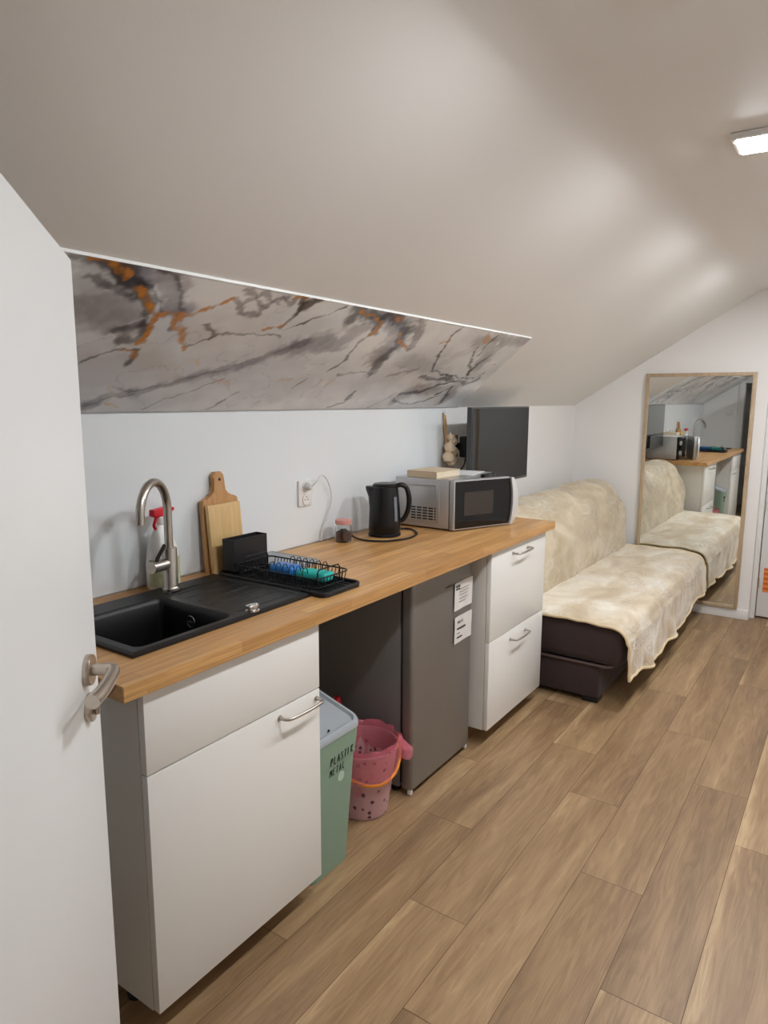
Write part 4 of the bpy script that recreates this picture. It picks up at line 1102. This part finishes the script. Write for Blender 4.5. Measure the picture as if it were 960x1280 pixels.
# ------------------------------------------------------------------ pink bucket and bin bag
M_bucket, nt, b = base_mat('translucent_pink_flowered')
N, L = nt.nodes, nt.links
tc = N.new('ShaderNodeTexCoord'); vo = N.new('ShaderNodeTexVoronoi'); vo.inputs['Scale'].default_value = 34.0; L.new(tc.outputs['Object'], vo.inputs['Vector'])
nz = N.new('ShaderNodeTexNoise'); nz.inputs['Scale'].default_value = 70; L.new(tc.outputs['Object'], nz.inputs['Vector'])
am = N.new('ShaderNodeMath'); am.operation = 'MULTIPLY_ADD'; am.inputs[1].default_value = 0.5; L.new(nz.outputs[0], am.inputs[0]); L.new(vo.outputs[0], am.inputs[2])
cr = N.new('ShaderNodeValToRGB'); cr.color_ramp.interpolation = 'LINEAR'
cr.color_ramp.elements[0].position = 0.46; cr.color_ramp.elements[0].color = lin(88, 44, 64)
cr.color_ramp.elements[1].position = 0.52; cr.color_ramp.elements[1].color = lin(222, 178, 180)
L.new(am.outputs[0], cr.inputs[0]); L.new(cr.outputs[0], b.inputs['Base Color'])
b.inputs['Roughness'].default_value = 0.3; b.inputs['Alpha'].default_value = 0.62
ux, uy = 1.058, -0.43
bu = thing('bucket', (ux, uy, 0), 'translucent pink flowered bucket with an orange handle between bin and fridge', 'bucket')
MB().lathe([(0, 0.002), (0.088, 0.002), (0.092, 0.006), (0.125, 0.25), (0.129, 0.254), (0.129, 0.262), (0.1235, 0.262), (0.121, 0.25), (0.0885, 0.009), (0, 0.008)], (ux, uy, 0), 56).build('body', M_bucket, bu)
hp = []
for k in range(17):
    a = math.radians(-22+(-150+22-0)*0 - (180)*k/16+0)
    aa = math.radians(-28-180*k/16)
    zz = 0.25-0.095*math.sin(math.pi*k/16)
    r_ = 0.094+0.035*zz/0.25+0.012
    hp.append((ux+r_*math.cos(aa), uy+r_*math.sin(aa), zz))
MB().tube(hp, 0.0058, 10).lathe([(0, 0), (0.012, 0), (0.012, 0.006), (0, 0.006)], hp[0], 14, axis=xaxis((math.cos(math.radians(-28)), math.sin(math.radians(-28)), 0))).build('handle', mat('orange_plastic', lin(240, 150, 32), 0.4), bu)
M_bag = mat('pink_thin_plastic', lin(242, 118, 136), 0.14, var=0.3, scale=22, alpha=0.44, bump=1.0, bscale=38, spec=0.9)
def bagfn(r, z, a):
    w_ = mnoise.noise(Vector((3*math.cos(a), 3*math.sin(a), z*14)))
    w2 = mnoise.noise(Vector((9*math.cos(a), 9*math.sin(a), z*30+5)))
    k = 0.006+0.010*(1 if r < 0.12 else 0.6)
    return max(0.01, r+k*w_+0.004*w2), z+(0.014*w_+0.006*w2)*(1 if z > 0.2 or r > 0.13 else 0.3)
bg = MB().lathe([(0.0, 0.05), (0.05, 0.045), (0.088, 0.07), (0.1, 0.12), (0.108, 0.18), (0.115, 0.235), (0.124, 0.282), (0.133, 0.288), (0.139, 0.274), (0.139, 0.235), (0.1365, 0.205), (0.135, 0.178), (0.136, 0.165)], (ux, uy, 0), 72, fn=bagfn)
def flap(u, v):
    a = math.radians(-66+34*u)
    r_ = 0.136+0.05*v*math.sin(math.pi*min(1, max(0, u)))**0.7
    z = 0.262-0.05*v+0.015*math.sin(9*u+3*v)
    return (ux+r_*math.cos(a), uy+r_*math.sin(a), z)
bg.grid(flap, 12, 8)
bgo = bg.build('bin_bag', M_bag, smooth=60, loc=(ux, uy, 0.05))
tag(bgo, 'crumpled pink transparent bin bag lining the flowered bucket', 'bin bag')
# dark bottle with a red cap in the shade behind the bin
rx, ry = 1.142, -0.243
rb = thing('cleaner_bottle', (rx, ry, 0), 'dark bottle with a red cap standing in the shade behind the green bin', 'bottle')
MB().lathe([(0, 0.001), (0.036, 0.001), (0.038, 0.006), (0.038, 0.215), (0.03, 0.258), (0.016, 0.288), (0.014, 0.302), (0, 0.302)], (rx, ry, 0), 28).build('bottle', mat('dark_wine_plastic', lin(56, 26, 34), 0.35), rb)
MB().lathe([(0, 0.3005), (0.0165, 0.3005), (0.0165, 0.33), (0.013, 0.354), (0.009, 0.359), (0, 0.359)], (rx, ry, 0), 24).build('cap', M_redp, rb)

# ------------------------------------------------------------------ mirror
M_mfr = wood('pale_oak_frame', lin(176, 152, 122), lin(196, 172, 142), (12, 12, 3.0))
mx = XE
mi = thing('mirror', (mx-0.015, -0.876, 0.07), 'tall oak framed mirror against the far wall at the foot of the sofa', 'mirror')
ya, yb, za, zb2 = -1.2285, -0.5235, 0.0705, 1.693
fw = 0.024
m = MB()
xm0, xm1 = mx-0.032, mx-0.0005
m.box(xm0, ya, za, xm1, ya+fw, zb2, 0.002, 2).box(xm0, yb-fw, za, xm1, yb, zb2, 0.002, 2).box(xm0, ya+fw, zb2-fw, xm1, yb-fw, zb2, 0.002, 2).box(xm0, ya+fw, za, xm1, yb-fw, za+fw, 0.002, 2)
m.build('frame', M_mfr, mi)
mg, nt, b = base_mat('mirror_silver')
b.inputs['Base Color'].default_value = (0.86, 0.88, 0.86, 1); b.inputs['Metallic'].default_value = 1.0; b.inputs['Roughness'].default_value = 0.012
MB().box(mx-0.024, ya+fw-0.002, za+fw-0.002, mx-0.004, yb-fw+0.002, zb2-fw+0.002).build('glass', mg, mi)

# ------------------------------------------------------------------ sofa bed and its blankets
M_brown = mat('dark_brown_fabric', lin(62, 48, 47), 0.85, var=0.12, scale=40, bump=0.35, bscale=350, sheen=0.25)
M_pipe = mat('brown_piping', lin(92, 74, 70), 0.7)
sx0, sx1 = 2.432, 4.322
sf = thing('sofa_bed', (3.38, -0.5, 0), 'dark brown sofa bed along the wall beneath the television, covered by cream blankets', 'sofa bed')
MB().box(sx0+0.01, -0.872, 0.028, sx1-0.01, -0.10, 0.2, 0.012, 3).build('base', M_brown, sf)
MB().box(sx0, -0.985, 0.208, sx1, -0.12, 0.428, 0.05, 6).build('seat', M_brown, sf)
MB().tube([(x, y, 0.204) for x, y in rrect(sx0+0.006, sx1-0.006, -0.93, -0.12, 0.04)], 0.0075, 10, closed=True).build('piping', M_pipe, sf)
for x in (sx0+0.06, sx1-0.06):
    for y in (-0.825, -0.16):
        MB().box(x-0.04, y-0.04, 0.001, x+0.04, y+0.04, 0.03, 0.004).build('foot', M_black_plastic, sf)
def back_prof(off):
    pts = [(-0.455, 0.43), (-0.456, 0.54), (-0.45, 0.64), (-0.435, 0.72), (-0.41, 0.79), (-0.375, 0.85), (-0.33, 0.89), (-0.28, 0.912), (-0.23, 0.918), (-0.18, 0.908), (-0.14, 0.88), (-0.12, 0.83), (-0.115, 0.6), (-0.115, 0.43)]
    cy, cz = -0.28, 0.62
    o = []
    for y, z in pts:
        v = Vector((y-cy, z-cz)); l = v.length
        o.append((cy+v.x*(l+off)/l, cz+v.y*(l+off)/l))
    return o
MB().prism(back_prof(0.0), 0, sx0+0.02, sx1-0.02, 0.02, 3).build('backrest', M_brown, sf)
def plush(name, c0, c1, c2, crease_sheen, sc):
    m, nt, b = base_mat(name)
    N, L = nt.nodes, nt.links
    tc = N.new('ShaderNodeTexCoord')
    mp = N.new('ShaderNodeMapping'); mp.inputs['Scale'].default_value = (1.0, 1.7, 1.7); mp.inputs['Rotation'].default_value = (0, 0.2, 0.5); L.new(tc.outputs['Object'], mp.inputs[0])
    def nz(scale, det, dist):
        n = N.new('ShaderNodeTexNoise'); n.inputs['Scale'].default_value = scale; n.inputs['Detail'].default_value = det; n.inputs['Distortion'].default_value = dist
        L.new(mp.outputs[0], n.inputs['Vector']); return n.outputs[0]
    def mt(op, a, c, d=None):
        n = N.new('ShaderNodeMath'); n.operation = op
        for i, v in enumerate((a, c, d)):
            if v is None: continue
            if isinstance(v, (int, float)): n.inputs[i].default_value = v
            else: L.new(v, n.inputs[i])
        return n.outputs[0]
    pile = nz(3.2*sc, 7, 0.9)
    cr = N.new('ShaderNodeValToRGB'); e = cr.color_ramp.elements
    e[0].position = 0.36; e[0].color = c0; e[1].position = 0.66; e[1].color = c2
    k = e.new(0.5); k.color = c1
    L.new(pile, cr.inputs[0])
    # thin crushed-pile creases, their pale sheen painted into the colour
    rn = nz(5.5*sc, 4, 1.4)
    ridge = mt('SUBTRACT', 1.0, mt('MULTIPLY', mt('ABSOLUTE', mt('SUBTRACT', rn, 0.5), 0), 26.0))
    ridge = mt('MAXIMUM', ridge, 0.0)
    msk = mt('MULTIPLY', ridge, mt('MINIMUM', mt('MAXIMUM', mt('MULTIPLY', mt('SUBTRACT', nz(2.0*sc, 2, 0.0), 0.44), 7.0), 0.0), 1.0))
    mx = N.new('ShaderNodeMix'); mx.data_type = 'RGBA'; L.new(mt('MULTIPLY', msk, crease_sheen), mx.inputs[0])
    L.new(cr.outputs[0], mx.inputs[6]); mx.inputs[7].default_value = lin(250, 244, 232)
    L.new(mx.outputs[2], b.inputs['Base Color'])
    b.inputs['Roughness'].default_value = 0.48; b.inputs['Sheen Weight'].default_value = 0.5; b.inputs['Sheen Roughness'].default_value = 0.3
    hgt = mt('ADD', mt('ADD', pile, mt('MULTIPLY', msk, 0.35)), mt('MULTIPLY', nz(16*sc, 6, 0.6), 0.35))
    bp = N.new('ShaderNodeBump'); bp.inputs['Strength'].default_value = 0.7; bp.inputs['Distance'].default_value = 0.018
    L.new(hgt, bp.inputs['Height']); L.new(bp.outputs[0], b.inputs['Normal'])
    return m
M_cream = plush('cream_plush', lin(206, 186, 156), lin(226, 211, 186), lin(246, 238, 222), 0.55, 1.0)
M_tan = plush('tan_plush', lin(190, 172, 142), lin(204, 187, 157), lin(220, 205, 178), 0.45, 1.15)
M_hem = mat('cream_hem', lin(226, 204, 166), 0.6, var=0.06, scale=60, bump=0.4, bscale=120)
# cover over the backrest
pr = [Vector((q[0], 0, q[1])) for q in back_prof(0.016)]
prs = [(p.x, p.z) for p in catmull(pr, 8)]
rings = []
xs = []
R_ = 0.11
for k in range(9):
    a = math.pi/2*k/8; xs.append((sx0-0.012+R_*(1-math.sin(a)), math.cos(a)))
first = xs[::-1]
prof_x = [(sx0-0.012+R_*(1-math.cos(math.pi/2*k/8)), R_*(1-math.sin(math.pi/2*k/8))) for k in range(9)]
prof_x += [(sx0-0.012+R_+(sx1-sx0+0.024-2*R_)*k/90, 0.0) for k in range(1, 90)]
prof_x += [(sx1+0.012-R_*(1-math.cos(math.pi/2*k/8)), R_*(1-math.sin(math.pi/2*k/8))) for k in range(8, -1, -1)]
for x, ins in prof_x:
    r_ = []
    for (y, z) in prs:
        kz = max(0, min(1, (z-0.55)/0.37))
        zz = z-ins*kz*1.0
        yy = y
        cyy = -0.28
        yy = cyy+(y-cyy)*(1-ins*0.35/0.11*0.25)
        w_ = 0.014*mnoise.noise(Vector((x*4, y*7, z*7)))+0.008*mnoise.noise(Vector((x*11, y*13, z*13+3)))+0.004*mnoise.noise(Vector((x*25, y*25, z*20+3)))
        zz += w_*(kz+0.2); yy -= w_*(1 if y < -0.2 else 0.2)
        r_.append((x, yy, max(zz, 0.444)))
    rings.append(r_)
t = bmesh.new(); V = [[t.verts.new(p) for p in r_] for r_ in rings]
for a, b_ in zip(V[:-1], V[1:]):
    for k in range(len(prs)-1): t.faces.new([a[k], a[k+1], b_[k+1], b_[k]])
t.faces.new(V[0]); t.faces.new(list(reversed(V[-1])))
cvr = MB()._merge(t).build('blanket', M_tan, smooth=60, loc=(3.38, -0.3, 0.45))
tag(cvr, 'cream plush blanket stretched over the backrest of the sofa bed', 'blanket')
# blanket over the seat, hanging down in front
bx0, bx1 = sx0-0.016, sx1+0.012
path = [(-0.464, 0.445), (-0.60, 0.443), (-0.80, 0.443), (-0.90, 0.441), (-0.955, 0.432), (-0.99, 0.408), (-1.005, 0.37), (-1.008, 0.32)]
pv = catmull([Vector((q[0], 0, q[1])) for q in path], 6)
def hem_z(x):
    u = (x-bx0)/(bx1-bx0)
    return 0.165-0.075*math.sin(math.pi*min(1, u*1.25))**0.8*0.55+0.012*math.sin(16*u+0.5)+0.03*max(0, u-0.75)/0.25
def seat_pt(u, v):
    x = bx0+(bx1-bx0)*u
    npv = len(pv)-1
    split = 0.70
    if v < split:
        t_ = v/split*npv; i = min(int(t_), npv-1); f = t_-i
        q = pv[i]*(1-f)+pv[i+1]*f; y, z = q.x, q.z; hang = 0.0
    else:
        f = (v-split)/(1-split); y = -1.008; z = 0.32+(hem_z(x)-0.32)*f; hang = f
    w1 = mnoise.noise(Vector((x*3.2, y*4.5, z*3))); w2 = mnoise.noise(Vector((x*8+y*4, y*8, z*7+2)))
    w3 = mnoise.noise(Vector((x*18+y*6, y*16, z*12+7)))
    fold = 0.020*math.sin(9*x+1.2+2*math.sin(2.3*x))*hang+0.012*math.sin(23*x)*hang
    bump_ = 0.010*abs(w1)+0.007*abs(w2)+0.004*w3
    if v < 0.62: z += bump_; 
    else: y -= bump_*1.2+max(0, fold)+0.004
    # the near front corner flares out and hangs as a flap
    nb = max(0, 1-(x-bx0)/0.28)
    y -= 0.006*nb*hang
    # edges droop slightly over the ends
    ed = max(0, 1-(x-bx0)/0.03); z -= 0.022*ed*ed*(1-hang)
    return Vector((x, y, z))
nu, nv = 150, 64
sbm = MB().grid(seat_pt, nu, nv, 0.007)
sbl = sbm.build('blanket', M_cream, smooth=70, loc=(3.38, -0.75, 0.44))
tag(sbl, 'rumpled cream plush blanket spread on the sofa seat and hanging over its front', 'blanket')
hem = MB()
edge_pts = [seat_pt(0, k/40) for k in range(41)]+[seat_pt(k/80, 1) for k in range(1, 81)]+[seat_pt(1, 1-k/40) for k in range(1, 41)]
hem.tube(edge_pts, 0.0075, 10)
hem.build('hem', M_hem, sbl)
